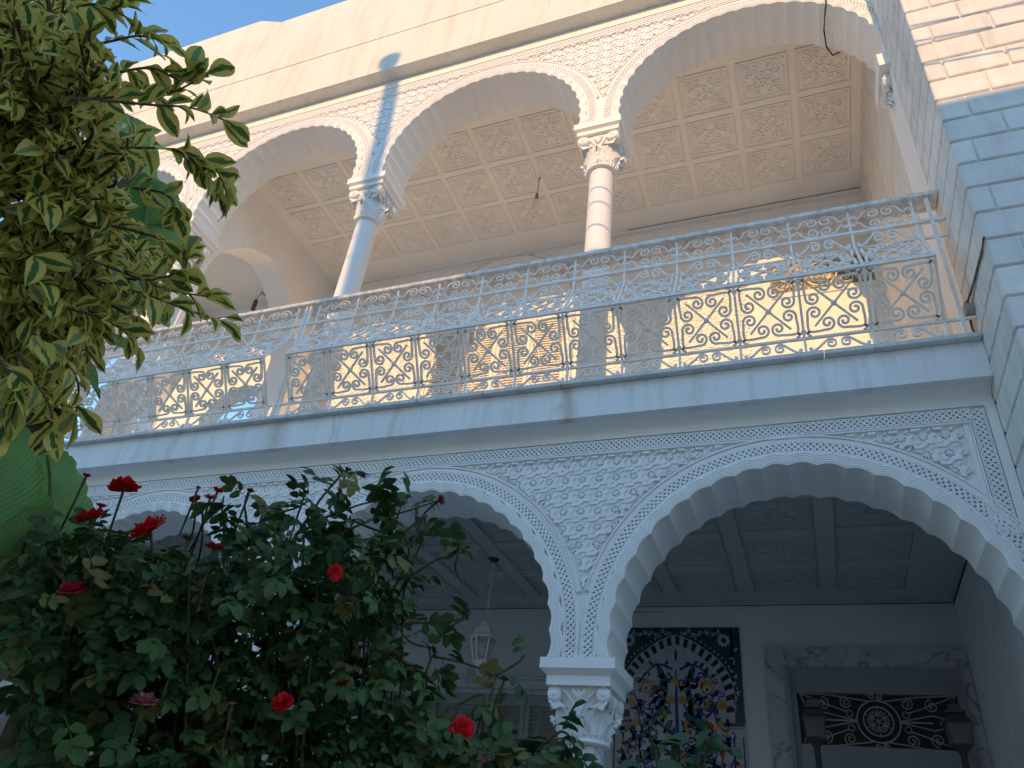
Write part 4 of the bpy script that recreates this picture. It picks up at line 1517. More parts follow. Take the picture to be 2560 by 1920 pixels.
class Paint:
    """flat painted shapes lying on the glaze, a few tenths of a millimetre apart"""
    def __init__(s, lay):
        s.mb = MB(); s.y = TY - 0.0006 - 0.0004 * lay

    def poly(s, pts):
        s.mb.add([(x, s.y, z) for x, z in pts], [tuple(range(len(pts)))])

    def quad_strip(s, A, B):
        for i in range(len(A) - 1):
            s.mb.add([(A[i][0], s.y, A[i][1]), (A[i + 1][0], s.y, A[i + 1][1]), (B[i + 1][0], s.y, B[i + 1][1]), (B[i][0], s.y, B[i][1])], [(0, 1, 2, 3)])

    def line(s, pts, w0, w1=None):
        w1 = w0 if w1 is None else w1
        A, B = [], []
        n = len(pts)
        for i in range(n):
            a, b_ = pts[max(i - 1, 0)], pts[min(i + 1, n - 1)]
            dx, dz = b_[0] - a[0], b_[1] - a[1]
            L = math.hypot(dx, dz) or 1
            w = (w0 + (w1 - w0) * i / (n - 1)) / 2
            A.append((pts[i][0] - dz / L * w, pts[i][1] + dx / L * w))
            B.append((pts[i][0] + dz / L * w, pts[i][1] - dx / L * w))
        s.quad_strip(A, B)

    def leaf(s, c, a, L, w):
        P = []
        for i in range(13):
            v = i / 12
            P.append((v * L, w * math.sin(PI * v) ** 0.8))
        P += [(x, -y) for x, y in P[-2:0:-1]]
        ca, sa = math.cos(a), math.sin(a)
        s.poly([(c[0] + x * ca - y * sa, c[1] + x * sa + y * ca) for x, y in P])

    def disc(s, c, r, n=12):
        s.poly([(c[0] + r * math.cos(2 * PI * i / n), c[1] + r * math.sin(2 * PI * i / n)) for i in range(n)])

    def flower(s, c, r, n=8):
        P = []
        for i in range(n * 4):
            a = 2 * PI * i / (n * 4)
            rr = r * (0.72 + 0.28 * abs(math.cos(a * n / 2)))
            P.append((c[0] + rr * math.cos(a), c[1] + rr * math.sin(a)))
        s.poly(P)

    def done(s, name, m):
        o = bpy.data.objects.new(name, s.mb.mesh(name, False, m))
        link(o, t)
        o['kind'] = 'stuff'


def arch_curve(off, n=40):
    """pointed arch on the panel, offset outwards"""
    P = []
    for i in range(n + 1):
        v = -1 + 2 * i / n
        a = abs(v)
        x = (0.385 + off) * math.sin(min(a, 1) * PI / 2 * 1.12) * (1 if a < 0.95 else 0.985)
        z = 2.915 + (0.53 + off * 0.95) * (math.cos(a * PI / 2) ** 0.85 if a < 1 else 0) + (0.05 + off * 0.15) * max(0, 1 - a * 3.2)
        P.append((TC + math.copysign(x, v), z - (0.0 if a < 1 else 0.0)))
    return P


field = Paint(0)
C_ = arch_curve(0.085)
topz = TZ1 - 0.003
for i in range(len(C_) - 1):
    (ax, az), (bx, bz) = C_[i], C_[i + 1]
    if bx > ax:
        field.poly([(ax, az), (bx, bz), (bx, topz), (ax, topz)])
field.poly([(TX0 + 0.003, 2.90), (C_[0][0], 2.90), (C_[0][0], topz), (TX0 + 0.003, topz)])
field.poly([(C_[-1][0], 2.90), (TX1 - 0.003, 2.90), (TX1 - 0.003, topz), (C_[-1][0], topz)])
field.done('painted_spandrel', GD)
vo_ = Paint(1)
Ci, Co = arch_curve(0.012, 44), arch_curve(0.078, 44)
for i in range(0, 44, 2):
    vo_.poly([Ci[i], Ci[i + 1], Co[i + 1], Co[i]])
vo_.done('painted_voussoirs', GK)
wl = Paint(2)
wl.line(arch_curve(0.006, 60), 0.006); wl.line(arch_curve(0.082, 60), 0.007)
rr_ = random.Random(3)
for sx in (-1, 1):
    fc = (TC + sx * 0.40, 3.54)
    wl.flower(fc, 0.055, 10)
    for k in range(9):
        z = 3.45 - 0.055 * k
        x = TC + sx * (0.475 + 0.006 * math.sin(k * 2))
        wl.leaf((x, z), rr_.uniform(0, PI), 0.045, 0.008)
    for k in range(16):
        q = arch_curve(0.105, 40)[20 + sx * (k + 2)]
        wl.leaf(q, PI / 2 + sx * -0.2, 0.022, 0.006)
    for k in range(7):
        c = (TC + sx * (0.06 + 0.05 * k), 3.60 + 0.014 * math.sin(k * 2.1))
        wl.line(spiral_pts(c, 0.022, 0.004, 0, (1 if k % 2 else -1) * 1.2, 12), 0.006)
        wl.leaf(c, k * 1.3, 0.035, 0.007)
wl.done('painted_white_sprigs', GW)
vb = Paint(3); vg = Paint(4); vo2 = Paint(5)
for k in range(2, 12):
    pass
# trunk and vines
vb.line([(TC, 2.05), (TC + 0.004, 2.6), (TC, 3.05), (TC, 3.30)], 0.05, 0.010)
vb.leaf((TC, 3.36), PI / 2, 0.11, 0.012)
for sx in (-1, 1):
    def mir(P):
        return [(TC + sx * x, z) for x, z in P]
    for (P, w) in (
        ([(0.0, 2.62), (0.12, 2.70), (0.24, 2.78), (0.31, 2.90), (0.28, 3.02)], 0.030),
        ([(0.0, 2.75), (0.08, 2.84), (0.20, 2.90), (0.30, 3.0), (0.35, 3.10)], 0.026),
        ([(0.24, 2.78), (0.36, 2.76), (0.44, 2.68), (0.40, 2.58)], 0.022),
        ([(0.02, 2.30), (0.12, 2.42), (0.13, 2.55), (0.05, 2.60), (0.02, 2.54)], 0.024),
        ([(0.01, 2.32), (0.18, 2.45), (0.28, 2.60), (0.30, 2.74), (0.20, 2.80)], 0.020),
        ([(0.28, 2.60), (0.40, 2.52), (0.42, 2.38), (0.34, 2.32)], 0.024),
        ([(0.0, 2.10), (0.14, 2.20), (0.28, 2.22), (0.38, 2.14)], 0.026),
        ([(0.03, 3.30), (0.14, 3.34), (0.24, 3.28), (0.30, 3.20)], 0.020),
        ([(0.0, 1.7), (0.16, 1.85), (0.34, 1.9), (0.42, 1.78)], 0.028),
        ([(0.0, 1.4), (0.2, 1.55), (0.36, 1.6), (0.40, 1.5)], 0.026),
    ):
        Q = []
        for i in range(len(P) - 1):
            for k in range(6):
                f = k / 6
                p0, p1, p2, p3 = P[max(i - 1, 0)], P[i], P[i + 1], P[min(i + 2, len(P) - 1)]
                Q.append(tuple(0.5 * (2 * p1[d] + (p2[d] - p0[d]) * f + (2 * p0[d] - 5 * p1[d] + 4 * p2[d] - p3[d]) * f * f + (-p0[d] + 3 * p1[d] - 3 * p2[d] + p3[d]) * f ** 3) for d in (0, 1)))
        Q.append(P[-1])
        vb.line(mir(Q), w, w * 0.35)
        e = P[-1]
        vb.line(mir(spiral_pts((e[0] + 0.015, e[1] + 0.015), 0.024, 0.006, -2.3, 1.1, 14)), 0.011, 0.007)
        for k in range(3, len(Q) - 2, 3):
            a = rr_.uniform(0, 2 * PI)
            (vb if k % 2 else vg).leaf(mir([Q[k]])[0], a, rr_.uniform(0.04, 0.07), rr_.uniform(0.008, 0.013))
            c = (Q[k][0] + 0.03 * math.cos(a), Q[k][1] + 0.03 * math.sin(a))
            vb.line(mir(spiral_pts(c, 0.017, 0.004, a, 1.0, 9)), 0.009, 0.006)
    for (c, r, m_) in (((0.25, 3.16), 0.062, vo2), ((0.36, 3.03), 0.04, vo2), ((0.34, 2.88), 0.032, vo2), ((0.045, 3.06), 0.035, vo2), ((0.19, 2.80), 0.045, vg), ((0.20, 2.52), 0.05, vg), ((0.34, 2.22), 0.06, vo2), ((0.36, 2.45), 0.04, vg), ((0.2, 1.95), 0.05, vo2), ((0.3, 1.7), 0.05, vg)):
        m_.flower(mir([c])[0], r, 8)
    for k in range(120):
        c = (rr_.uniform(0.03, 0.42), rr_.uniform(1.25, 3.36))
        if c[1] > 2.9 and (c[0] / 0.38) ** 2 + ((c[1] - 2.9) / 0.5) ** 2 > 0.85:
            continue
        a = rr_.uniform(0, 2 * PI)
        vb.line(mir(spiral_pts(c, rr_.uniform(0.03, 0.045), 0.006, a, rr_.choice((-1, 1)) * 1.1, 12)), 0.016, 0.008)
        (vb, vg, vb)[k % 3].leaf(mir([(c[0] + 0.03, c[1])])[0], a + 1.5, rr_.uniform(0.05, 0.085), rr_.uniform(0.012, 0.02))
        (vb, vg, vo2)[k % 3].leaf(mir([(c[0], c[1] - 0.03)])[0], a - 1.1, rr_.uniform(0.04, 0.07), rr_.uniform(0.010, 0.016))
    # green lancet leaves round the centre
    for k in range(7):
        a = PI / 2 - 0.95 + k * 0.26
        vg.leaf(mir([(0.11 + 0.03 * math.sin(k), 2.80 + 0.07 * k)])[0], PI / 2 + sx * (0.6 - 0.17 * k), 0.13, 0.026)
    # painted side columns
    xb = 0.475
    for dx in (-0.035, 0.035):
        vb.line(mir([(xb + dx, 1.12), (xb + dx, 2.80)]), 0.012)
    vb.line(mir([(xb - 0.14, 2.885), (xb + 0.05, 2.885)]), 0.022)
    vo2.line(mir([(xb - 0.10, 2.86), (xb + 0.05, 2.86)]), 0.014)
    vb.line(mir([(xb - 0.045, 2.835), (xb - 0.02, 2.80), (xb - 0.045, 2.765)]), 0.012)
    for k in range(24):
        (vg if k % 2 else vo2).leaf(mir([(xb - 0.018, 2.72 - 0.065 * k)])[0], 0 if sx > 0 else PI, 0.036, 0.014)
vo2.flower((TC, 2.58), 0.075, 10); vo2.leaf((TC, 3.16), PI / 2, 0.08, 0.025)
wc = Paint(6)
for sx in (-1, 1):
    for (c, r) in (((0.25, 3.15), 0.032), ((0.19, 2.80), 0.018), ((0.20, 2.52), 0.022), ((0.34, 2.22), 0.03), ((0.40, 3.54), 0.0)):
        if r:
            wc.disc((TC + sx * c[0], c[1]), r)
wc.disc((TC, 2.58), 0.034)
vb.done('painted_blue_vine', GB); vg.done('painted_green_leaves', GG); vo2.done('painted_ochre_flowers', GO); wc.done('painted_flower_hearts', GW)
kk = Paint(7)
for sx in (-1, 1):
    kk.disc((TC + sx * 0.40, 3.54), 0.022); kk.disc((TC + sx * 0.34, 2.22), 0.01); kk.disc((TC + sx * 0.25, 3.145), 0.012)
kk.disc((TC, 2.58), 0.014)
kk.done('painted_dark_centres', GK)

# ================================================================= PLANTS
CR = cam.rotation_euler.to_matrix()
FPX = 1872.765


def at(px, py, d):
    """world point at distance d from the viewpoint, seen where the photograph shows px, py (2560 x 1920)"""
    v = CR @ Vector(((px - 1280) / FPX, -(py - 960) / FPX, -1.0))
    return CAM + v.normalized() * d


def leaf_material(name, cols, variegated=None, rough=0.4, trans=0.25, vein=None, odd=0.93):
    """cols: two greens; variegated: margin colour; uses the leafuv attribute (u, v, random)"""
    m = bpy.data.materials.new(name)
    m.use_nodes = True
    nt = m.node_tree
    b = nt.nodes['Principled BSDF']
    out = nt.nodes['Material Output']
    at_ = nt.nodes.new('ShaderNodeAttribute')
    at_.attribute_name = 'leafuv'
    sep = nt.nodes.new('ShaderNodeSeparateXYZ')
    nt.links.new(at_.outputs['Vector'], sep.inputs[0])
    oi = nt.nodes.new('ShaderNodeObjectInfo')
    rs = nt.nodes.new('ShaderNodeMath'); rs.operation = 'ADD'
    nt.links.new(sep.outputs[2], rs.inputs[0]); nt.links.new(oi.outputs['Random'], rs.inputs[1])
    fr = nt.nodes.new('ShaderNodeMath'); fr.operation = 'FRACT'
    nt.links.new(rs.outputs[0], fr.inputs[0])
    mix = nt.nodes.new('ShaderNodeMix'); mix.data_type = 'RGBA'
    mix.inputs[6].default_value = (*cols[0], 1); mix.inputs[7].default_value = (*cols[1], 1)
    nt.links.new(fr.outputs[0], mix.inputs[0])
    col = mix.outputs[2]
    if len(cols) > 2:   # a few odd, older leaves
        gt = nt.nodes.new('ShaderNodeMath'); gt.operation = 'GREATER_THAN'; gt.inputs[1].default_value = odd
        nt.links.new(fr.outputs[0], gt.inputs[0])
        mo = nt.nodes.new('ShaderNodeMix'); mo.data_type = 'RGBA'
        nt.links.new(gt.outputs[0], mo.inputs[0]); nt.links.new(col, mo.inputs[6]); mo.inputs[7].default_value = (*cols[2], 1)
        col = mo.outputs[2]
    cmb = nt.nodes.new('ShaderNodeCombineXYZ')
    k1 = nt.nodes.new('ShaderNodeMath'); k1.operation = 'MULTIPLY'; k1.inputs[1].default_value = 37.0
    nt.links.new(fr.outputs[0], k1.inputs[0])
    nt.links.new(sep.outputs[0], cmb.inputs[0]); nt.links.new(sep.outputs[1], cmb.inputs[1]); nt.links.new(k1.outputs[0], cmb.inputs[2])
    ab = nt.nodes.new('ShaderNodeMath'); ab.operation = 'ABSOLUTE'
    nt.links.new(sep.outputs[0], ab.inputs[0])
    if variegated:
        nz = nt.nodes.new('ShaderNodeTexNoise'); nz.inputs['Scale'].default_value = 2.3; nz.inputs['Detail'].default_value = 3
        nt.links.new(cmb.outputs[0], nz.inputs['Vector'])
        # margin = |u| + v-end term + noise
        v2 = nt.nodes.new('ShaderNodeMath'); v2.operation = 'MULTIPLY_ADD'; v2.inputs[1].default_value = 1.6; v2.inputs[2].default_value = -0.80
        nt.links.new(nz.outputs[0], v2.inputs[0])
        sm = nt.nodes.new('ShaderNodeMath'); sm.operation = 'ADD'
        nt.links.new(ab.outputs[0], sm.inputs[0]); nt.links.new(v2.outputs[0], sm.inputs[1])
        mr = nt.nodes.new('ShaderNodeMapRange'); mr.inputs[1].default_value = 0.30; mr.inputs[2].default_value = 0.37
        nt.links.new(sm.outputs[0], mr.inputs[0])
        mx = nt.nodes.new('ShaderNodeMix'); mx.data_type = 'RGBA'
        nt.links.new(mr.outputs[0], mx.inputs[0]); nt.links.new(col, mx.inputs[6]); mx.inputs[7].default_value = (*variegated, 1)
        col = mx.outputs[2]
    if vein:
        # pale midrib and side veins
        wv_ = nt.nodes.new('ShaderNodeMath'); wv_.operation = 'MULTIPLY_ADD'; wv_.inputs[1].default_value = -0.45
        nt.links.new(ab.outputs[0], wv_.inputs[0]); nt.links.new(sep.outputs[1], wv_.inputs[2])
        sn = nt.nodes.new('ShaderNodeMath'); sn.operation = 'MULTIPLY'; sn.inputs[1].default_value = vein[1]
        nt.links.new(wv_.outputs[0], sn.inputs[0])
        si = nt.nodes.new('ShaderNodeMath'); si.operation = 'SINE'
        nt.links.new(sn.outputs[0], si.inputs[0])
        vr = nt.nodes.new('ShaderNodeMapRange'); vr.inputs[1].default_value = 0.5; vr.inputs[2].default_value = 1.0; vr.inputs[4].default_value = 0.2
        nt.links.new(si.outputs[0], vr.inputs[0])
        vx = nt.nodes.new('ShaderNodeMix'); vx.data_type = 'RGBA'
        nt.links.new(vr.outputs[0], vx.inputs[0]); nt.links.new(col, vx.inputs[6]); vx.inputs[7].default_value = (*[c_ * 0.8 for c_ in vein[0]], 1)
        col = vx.outputs[2]
        bp = nt.nodes.new('ShaderNodeBump'); bp.inputs['Strength'].default_value = vein[2]; bp.inputs['Distance'].default_value = 0.002
        nt.links.new(si.outputs[0], bp.inputs['Height']); nt.links.new(bp.outputs[0], b.inputs['Normal'])
        mr = nt.nodes.new('ShaderNodeMapRange'); mr.inputs[1].default_value = 0.0; mr.inputs[2].default_value = 0.07; mr.inputs[3].default_value = 0.75; mr.inputs[4].default_value = 0
        nt.links.new(ab.outputs[0], mr.inputs[0])
        mx = nt.nodes.new('ShaderNodeMix'); mx.data_type = 'RGBA'
        nt.links.new(mr.outputs[0], mx.inputs[0]); nt.links.new(col, mx.inputs[6]); mx.inputs[7].default_value = (*vein[0], 1)
        col = mx.outputs[2]
    nt.links.new(col, b.inputs['Base Color'])
    b.inputs['Roughness'].default_value = rough
    b.inputs['Specular IOR Level'].default_value = 0.35
    if trans > 0:
        tr = nt.nodes.new('ShaderNodeBsdfTranslucent')
        nt.links.new(col, tr.inputs['Color'])
        ms = nt.nodes.new('ShaderNodeMixShader'); ms.inputs[0].default_value = trans
        nt.links.new(b.outputs[0], ms.inputs[1]); nt.links.new(tr.outputs[0], ms.inputs[2])
        nt.links.new(ms.outputs[0], out.inputs['Surface'])
    return m


def leaf_shape(nu, nv, width, fold, curl, tip=1.0, wave=0.0, serr=0.0, wide=0.45):
    """unit leaf along +Y; returns verts (n,3), quads, uv (n,2)"""
    V, UV = [], []
    for j in range(nv + 1):
        v = j / nv
        w = width * (math.sin(PI * v ** (math.log(0.5) / math.log(wide))) ** 0.85 if 0 < v < 1 else 0.0)
        if j == 0:
            w = width * 0.05
        if j == nv:
            w = 0.004
        for i in range(nu + 1):
            u = -1 + 2 * i / nu
            ww = w * (1 + (serr * (1 if j % 2 else -1) if abs(u) > 0.99 else 0))
            a = curl * v
            y = math.sin(a) / curl if abs(curl) > 1e-3 else v
            z = -(1 - math.cos(a)) / curl if abs(curl) > 1e-3 else 0
            V.append((u * ww, y, z + fold * abs(u) * w + wave * math.sin(v * 9 + u * 2) * abs(u)))
            UV.append((u, v))
    F = []
    for j in range(nv):
        for i in range(nu):
            k = j * (nu + 1) + i
            F.append((k, k + 1, k + nu + 2, k + nu + 1))
    return np.array(V), np.array(F), np.array(UV)


def mesh_np(name, V, F, UVR, m):
    me = bpy.data.meshes.new(name)
    me.from_pydata([tuple(p) for p in V.tolist()], [], [tuple(f) for f in F.tolist()])
    a = me.attributes.new('leafuv', 'FLOAT_VECTOR', 'POINT')
    a.data.foreach_set('vector', UVR.astype(np.float32).ravel())
    me.polygons.foreach_set('use_smooth', [True] * len(me.polygons))
    me.materials.append(m)
    me.update()
    return me


def frame(p, d, up, s, roll=0.0):
    """matrix placing a unit leaf (along +Y, face +Z) at p pointing along d, face turned towards up"""
    d = Vector(d).normalized()
    up = Vector(up)
    x = d.cross(up)
    if x.length < 1e-4:
        x = d.cross(Vector((1, 0, 0)))
    x.normalize()
    z = x.cross(d)
    m = Matrix(((x.x, d.x, z.x, p[0]), (x.y, d.y, z.y, p[1]), (x.z, d.z, z.z, p[2]), (0, 0, 0, 1)))
    return m @ Matrix.Rotation(roll, 4, 'Y') @ Matrix.Scale(s, 4)


def place_leaves(parent, shapes, mats4, m, part='leaf', limit=300):
    """the `limit` leaves that show largest become objects, the rest one mesh of kind stuff"""
    meshes = []
    for k, (V, F, UV) in enumerate(shapes):
        for r in range(4):
            U = np.concatenate([UV, np.full((len(UV), 1), (r + 0.3) / 4)], 1)
            meshes.append(mesh_np(part, V, F, U, m))
    order = sorted(range(len(mats4)), key=lambda i: visible_rank(mats4[i]))
    for i in order[:limit]:
        obj(part, meshes[random.randrange(len(meshes))], None, parent, mat4=mats4[i])
    rest = order[limit:]
    if not rest:
        return
    VV, FF, UU = [], [], []
    base = 0
    for i in rest:
        V, F, UV = shapes[random.randrange(len(shapes))]
        A = np.array(mats4[i])
        VV.append(V @ A[:3, :3].T + A[:3, 3]); FF.append(F + base)
        UU.append(np.concatenate([UV, np.full((len(UV), 1), random.random())], 1))
        base += len(V)
    me = mesh_np('foliage', np.concatenate(VV), np.concatenate(FF), np.concatenate(UU), m)
    o = bpy.data.objects.new('foliage', me)
    link(o, parent)
    o['kind'] = 'stuff'


CI = CR.transposed()


def visible_rank(m):
    p = CI @ (m.translation - CAM)
    d = (m.translation - CAM).length
    s_ = m.to_scale().x
    if p.z >= 0:
        return 99
    x, y = 1280 + FPX * p.x / -p.z, 960 - FPX * p.y / -p.z
    inside = -20 < x < 2580 and -20 < y < 1940
    return (0 if inside else 50) + d / max(s_, 0.01) * 0.02


def inpoly(x, y, P):
    c = False
    n = len(P)
    for i in range(n):
        x1, y1 = P[i]
        x2, y2 = P[i - 1]
        if (y1 > y) != (y2 > y) and x < (x2 - x1) * (y - y1) / (y2 - y1) + x1:
            c = not c
    return c


def smooth_path(P, n=5):
    Q = []
    for i in range(len(P) - 1):
        for k in range(n):
            f = k / n
            p0, p1, p2, p3 = P[max(i - 1, 0)], P[i], P[i + 1], P[min(i + 2, len(P) - 1)]
            Q.append(0.5 * (2 * p1 + (p2 - p0) * f + (2 * p0 - 5 * p1 + 4 * p2 - p3) * f * f + (-p0 + 3 * p1 - 3 * p2 + p3) * f ** 3))
    Q.append(P[-1])
    return Q


def rdir(z0=-0.3, z1=1.0):
    while True:
        v = Vector((random.uniform(-1, 1), random.uniform(-1, 1), random.uniform(z0, z1)))
        if 0.1 < v.length < 1:
            return v.normalized()


# ---------------------------------------------------------------- variegated shrub, upper left, close to the viewer
random.seed(11)
M['variegated'] = leaf_material('variegated_leaf', [(0.06, 0.14, 0.035), (0.13, 0.22, 0.05), (0.24, 0.36, 0.17)], (0.74, 0.64, 0.16), 0.45, 0.42, odd=0.78)
M['twig'] = mat('twig_bark', (0.11, 0.075, 0.045), 0.8, 0.2, 0.3, 30, 0.2, 90)
sh = thing('variegated_shrub', 'tall shrub with yellow edged green leaves filling the upper left corner', 'shrub', (-2.1, -3.35, 0))
poly = [(-500, -200), (180, -60), (240, 60), (270, 150), (290, 260), (350, 330), (320, 420), (300, 520), (360, 600), (430, 620), (380, 690), (420, 760), (330, 800), (250, 840), (190, 930), (150, 1000), (60, 1030), (-80, 1040), (-500, 1000)]
leaves = []
twigs = []
hub = at(60, 560, 2.15)
for k in range(10):
    e = Vector((hub.x + random.uniform(-0.35, 0.15), hub.y + random.uniform(-0.3, 0.3), hub.z + random.uniform(-0.5, 0.7)))
    b0 = Vector((-2.1 + random.uniform(-.1, .1), -3.35 + random.uniform(-.1, .1), 0))
    mid = b0.lerp(e, 0.5) + Vector((random.uniform(-.15, .05), random.uniform(-.1, .1), 0))
    mb = MB()
    P = smooth_path([b0, mid, e], 8)
    mb.sweep(P, [0.022 - 0.012 * i / len(P) for i in range(len(P))], 6)
    obj('stem', mb, M['twig'], sh, True)


def shoot(P, n, s0, s1, stop=1.0, r=0.0032):
    """a leafy shoot along world points P"""
    Q = smooth_path(P, 6)
    twigs.append((Q, r))
    for i in range(n):
        f = (i + 0.6) / n
        k = min(int(f * (len(Q) - 1)), len(Q) - 2)
        p = Q[k].lerp(Q[k + 1], f * (len(Q) - 1) - k)
        t_ = (Q[k + 1] - Q[k]).normalized()
        side = t_.cross(rdir(-1, 1)).normalized()
        d = (t_ * random.uniform(0.4, 1.0) + side * random.uniform(0.5, 1.1) + Vector((0, 0, random.uniform(-0.5, 0.25)))).normalized()
        leaves.append(frame(p, d, Vector((0, 0, 1)) + rdir(-1, 1) * 0.8, random.uniform(s0, s1), random.uniform(-0.6, 0.6)))
    e = Q[-1]
    leaves.append(frame(e, (Q[-1] - Q[-2]).normalized() + Vector((0, 0, -0.2)), Vector((0, 0, 1)) + rdir() * 0.6, s1, 0))


cnt = 0
while cnt < 640:
    x, y = random.uniform(-500, 430), random.uniform(-200, 1040)
    if x < -60 and random.random() < 0.55:
        continue
    if not inpoly(x, y, poly):
        continue
    cnt += 1
    d = random.uniform(1.55, 2.45)
    p = at(x, y, d)
    q = p + (hub - p) * 0.25 + rdir(-1, 0.4) * 0.05
    shoot([q, q.lerp(p, 0.5) + rdir(-1, 1) * 0.02, p], random.randint(6, 9), 0.034, 0.070)
SH = [((180, 250), (330, 240), (420, 235), (520, 185), 1.55), ((250, 250), (380, 262), (480, 270), (560, 300), 1.5), ((300, 370), (420, 372), (480, 400), (530, 460), 1.5), ((420, 372), (490, 390), (540, 425), (562, 470), 1.5),
      ((260, 560), (380, 590), (440, 620), (470, 640), 1.6), ((230, 700), (360, 735), (470, 775), (545, 800), 1.5), ((200, 640), (330, 690), (420, 725), (510, 740), 1.55), ((360, 700), (420, 690), (460, 670), (470, 640), 1.55),
      ((80, 830), (160, 900), (195, 960), (190, 1030), 1.5), ((40, 880), (90, 960), (125, 1020), (130, 1075), 1.5), ((200, 120), (290, 100), (340, 90), (385, 95), 1.6), ((160, 30), (230, 10), (280, 25), (300, 15), 1.6),
      ((0, 900), (40, 980), (30, 1040), (10, 1080), 1.5), ((300, 180), (380, 170), (450, 200), (470, 175), 1.55), ((330, 470), (400, 480), (430, 500), (440, 520), 1.6), ((120, 760), (240, 790), (300, 820), (330, 850), 1.55)]
for s_ in SH:
    shoot([at(*s_[i], s_[4]) for i in range(4)], 15, 0.034, 0.066, r=0.0022)
mb = MB()
for Q, r in twigs:
    mb.sweep(Q, [r * (1.25 - 0.6 * i / len(Q)) for i in range(len(Q))], 5)
tw_o = obj('twigs', mb.mesh('twigs', True, M['twig']), None, sh)
tw_o['kind'] = 'stuff'
shapes = [leaf_shape(4, 6, random.uniform(0.21, 0.27), random.uniform(0.15, 0.45), random.uniform(0.1, 1.5), wave=random.uniform(0.01, 0.05), wide=random.uniform(0.44, 0.56)) for _ in range(9)]
place_leaves(sh, shapes, leaves, M['variegated'])

# ---------------------------------------------------------------- banana plants
random.seed(5)
M['banana'] = leaf_material('banana_leaf', [(0.22, 0.42, 0.14), (0.26, 0.46, 0.15)], None, 0.4, 0.45, ((0.40, 0.52, 0.30), 70.0, 1.0))
M['banana_stem'] = mat('banana_stem', (0.07, 0.085, 0.03), 0.6, 0.3, 0.3, 8, 0.3, 40, tint=(0.05, 0.035, 0.015))


def banana_leaf(parent, mid, width, facing, fold=0.25, sway=0.0, torn=(), taper=0.45):
    P = smooth_path([Vector(p) for p in mid], 8)
    n = len(P)
    nu = 10
    V, F, U = [], [], []
    for i, p in enumerate(P):
        t_ = (P[min(i + 1, n - 1)] - P[max(i - 1, 0)]).normalized()
        s_ = t_.cross(Vector(facing)).normalized()
        nrm = s_.cross(t_)
        v = i / (n - 1)
        w = width * math.sin(PI * min(1, max(0.0, v * 0.93 + 0.05)) ** taper) ** 0.6 if v < 0.999 else 0.01
        for j in range(nu + 1):
            u = -1 + 2 * j / nu
            e = 1 - 0.10 * (abs(u) > 0.9) * (math.sin(v * 47) > 0.6)
            V.append(tuple(p + s_ * (u * w * e) + nrm * (fold * abs(u) * w - 0.25 * w * u * u + 0.02 * math.sin(v * 13 + u * 2) * abs(u))))
            U.append((u, v * 4, 0.4))
    for i in range(n - 1):
        for j in range(nu):
            if any(a < i / n < b_ and j in cols for a, b_, cols in torn):
                continue
            k = i * (nu + 1) + j
            F.append((k, k + 1, k + nu + 2, k + nu + 1))
    me = mesh_np('leaf_blade', np.array(V), np.array(F), np.array(U), M['banana'])
    o = obj('leaf_blade', me, None, parent)
    mb = MB()
    mb.sweep([p + Vector((0, 0, -0.002)) for p in P], [0.011 - 0.008 * i / n for i in range(n)], 6)
    obj('midrib', mb.mesh('midrib', True, M['banana']), None, o)


bp1 = thing('banana_plant', 'banana plant with broad pale leaf beside the roses at the left edge', 'banana plant', (-2.12, -2.30, 0))
mb = MB()
mb.sweep([(-2.12, -2.30, 0), (-2.11, -2.31, 0.8), (-2.10, -2.32, 1.6), (-2.06, -2.36, 2.1)], [0.10, 0.085, 0.07, 0.05], 12)
obj('stem', mb, M['banana_stem'], bp1, True)
f1 = (CAM - at(120, 1250, 2.6)).normalized()
banana_leaf(bp1, [(-2.06, -2.36, 2.05), at(122, 1430, 2.62), at(126, 1280, 2.56), at(126, 1190, 2.50), at(118, 1128, 2.40)], 0.125, f1 + Vector((0.1, 0, 0.25)), 0.15, taper=0.55)
banana_leaf(bp1, [(-2.06, -2.36, 2.05), at(10, 1450, 2.55), at(-10, 1270, 2.45), at(-5, 1120, 2.35), at(-20, 1010, 2.25)], 0.15, f1 + Vector((0.35, -0.1, 0.1)), 0.3)
banana_leaf(bp1, [(-2.06, -2.36, 2.05), at(60, 1500, 2.5), at(50, 1390, 2.4), at(80, 1320, 2.3), at(140, 1290, 2.2)], 0.10, f1 + Vector((0.0, 0, 0.5)), 0.25)
banana_leaf(bp1, [(-2.06, -2.36, 2.08), at(-60, 1600, 2.3), at(0, 1650, 2.2), at(70, 1730, 2.1)], 0.055, f1 + Vector((0.0, 0, 0.8)), 0.2)
banana_leaf(bp1, [(-2.06, -2.36, 2.05), (-2.4, -2.7, 2.5), (-2.8, -3.1, 2.6), (-3.1, -3.4, 2.2)], 0.16, (0, 0, 1), 0.3)

bp2 = thing('banana_plant', 'tall banana plant with leaves showing behind the yellow edged shrub', 'banana plant', (-3.25, -2.35, 0))
mb = MB()
mb.sweep([(-3.25, -2.35, 0), (-3.2, -2.36, 1.2), (-3.1, -2.4, 2.4), (-2.98, -2.45, 3.2)], [0.12, 0.10, 0.08, 0.05], 12)
obj('stem', mb, M['banana_stem'], bp2, True)
f2 = (CAM - at(340, 480, 2.9)).normalized()
banana_leaf(bp2, [(-2.98, -2.45, 3.15), at(250, 660, 3.0), at(290, 520, 2.9), at(320, 400, 2.85), at(330, 290, 2.8)], 0.15, f2 + Vector((0.2, 0.1, 0.2)), 0.2, taper=0.7)
banana_leaf(bp2, [(-2.98, -2.45, 3.15), at(330, 640, 2.95), at(360, 560, 2.9), at(372, 490, 2.88), at(372, 440, 2.85)], 0.13, f2 + Vector((-0.1, 0, 0.1)), 0.15, taper=0.8)
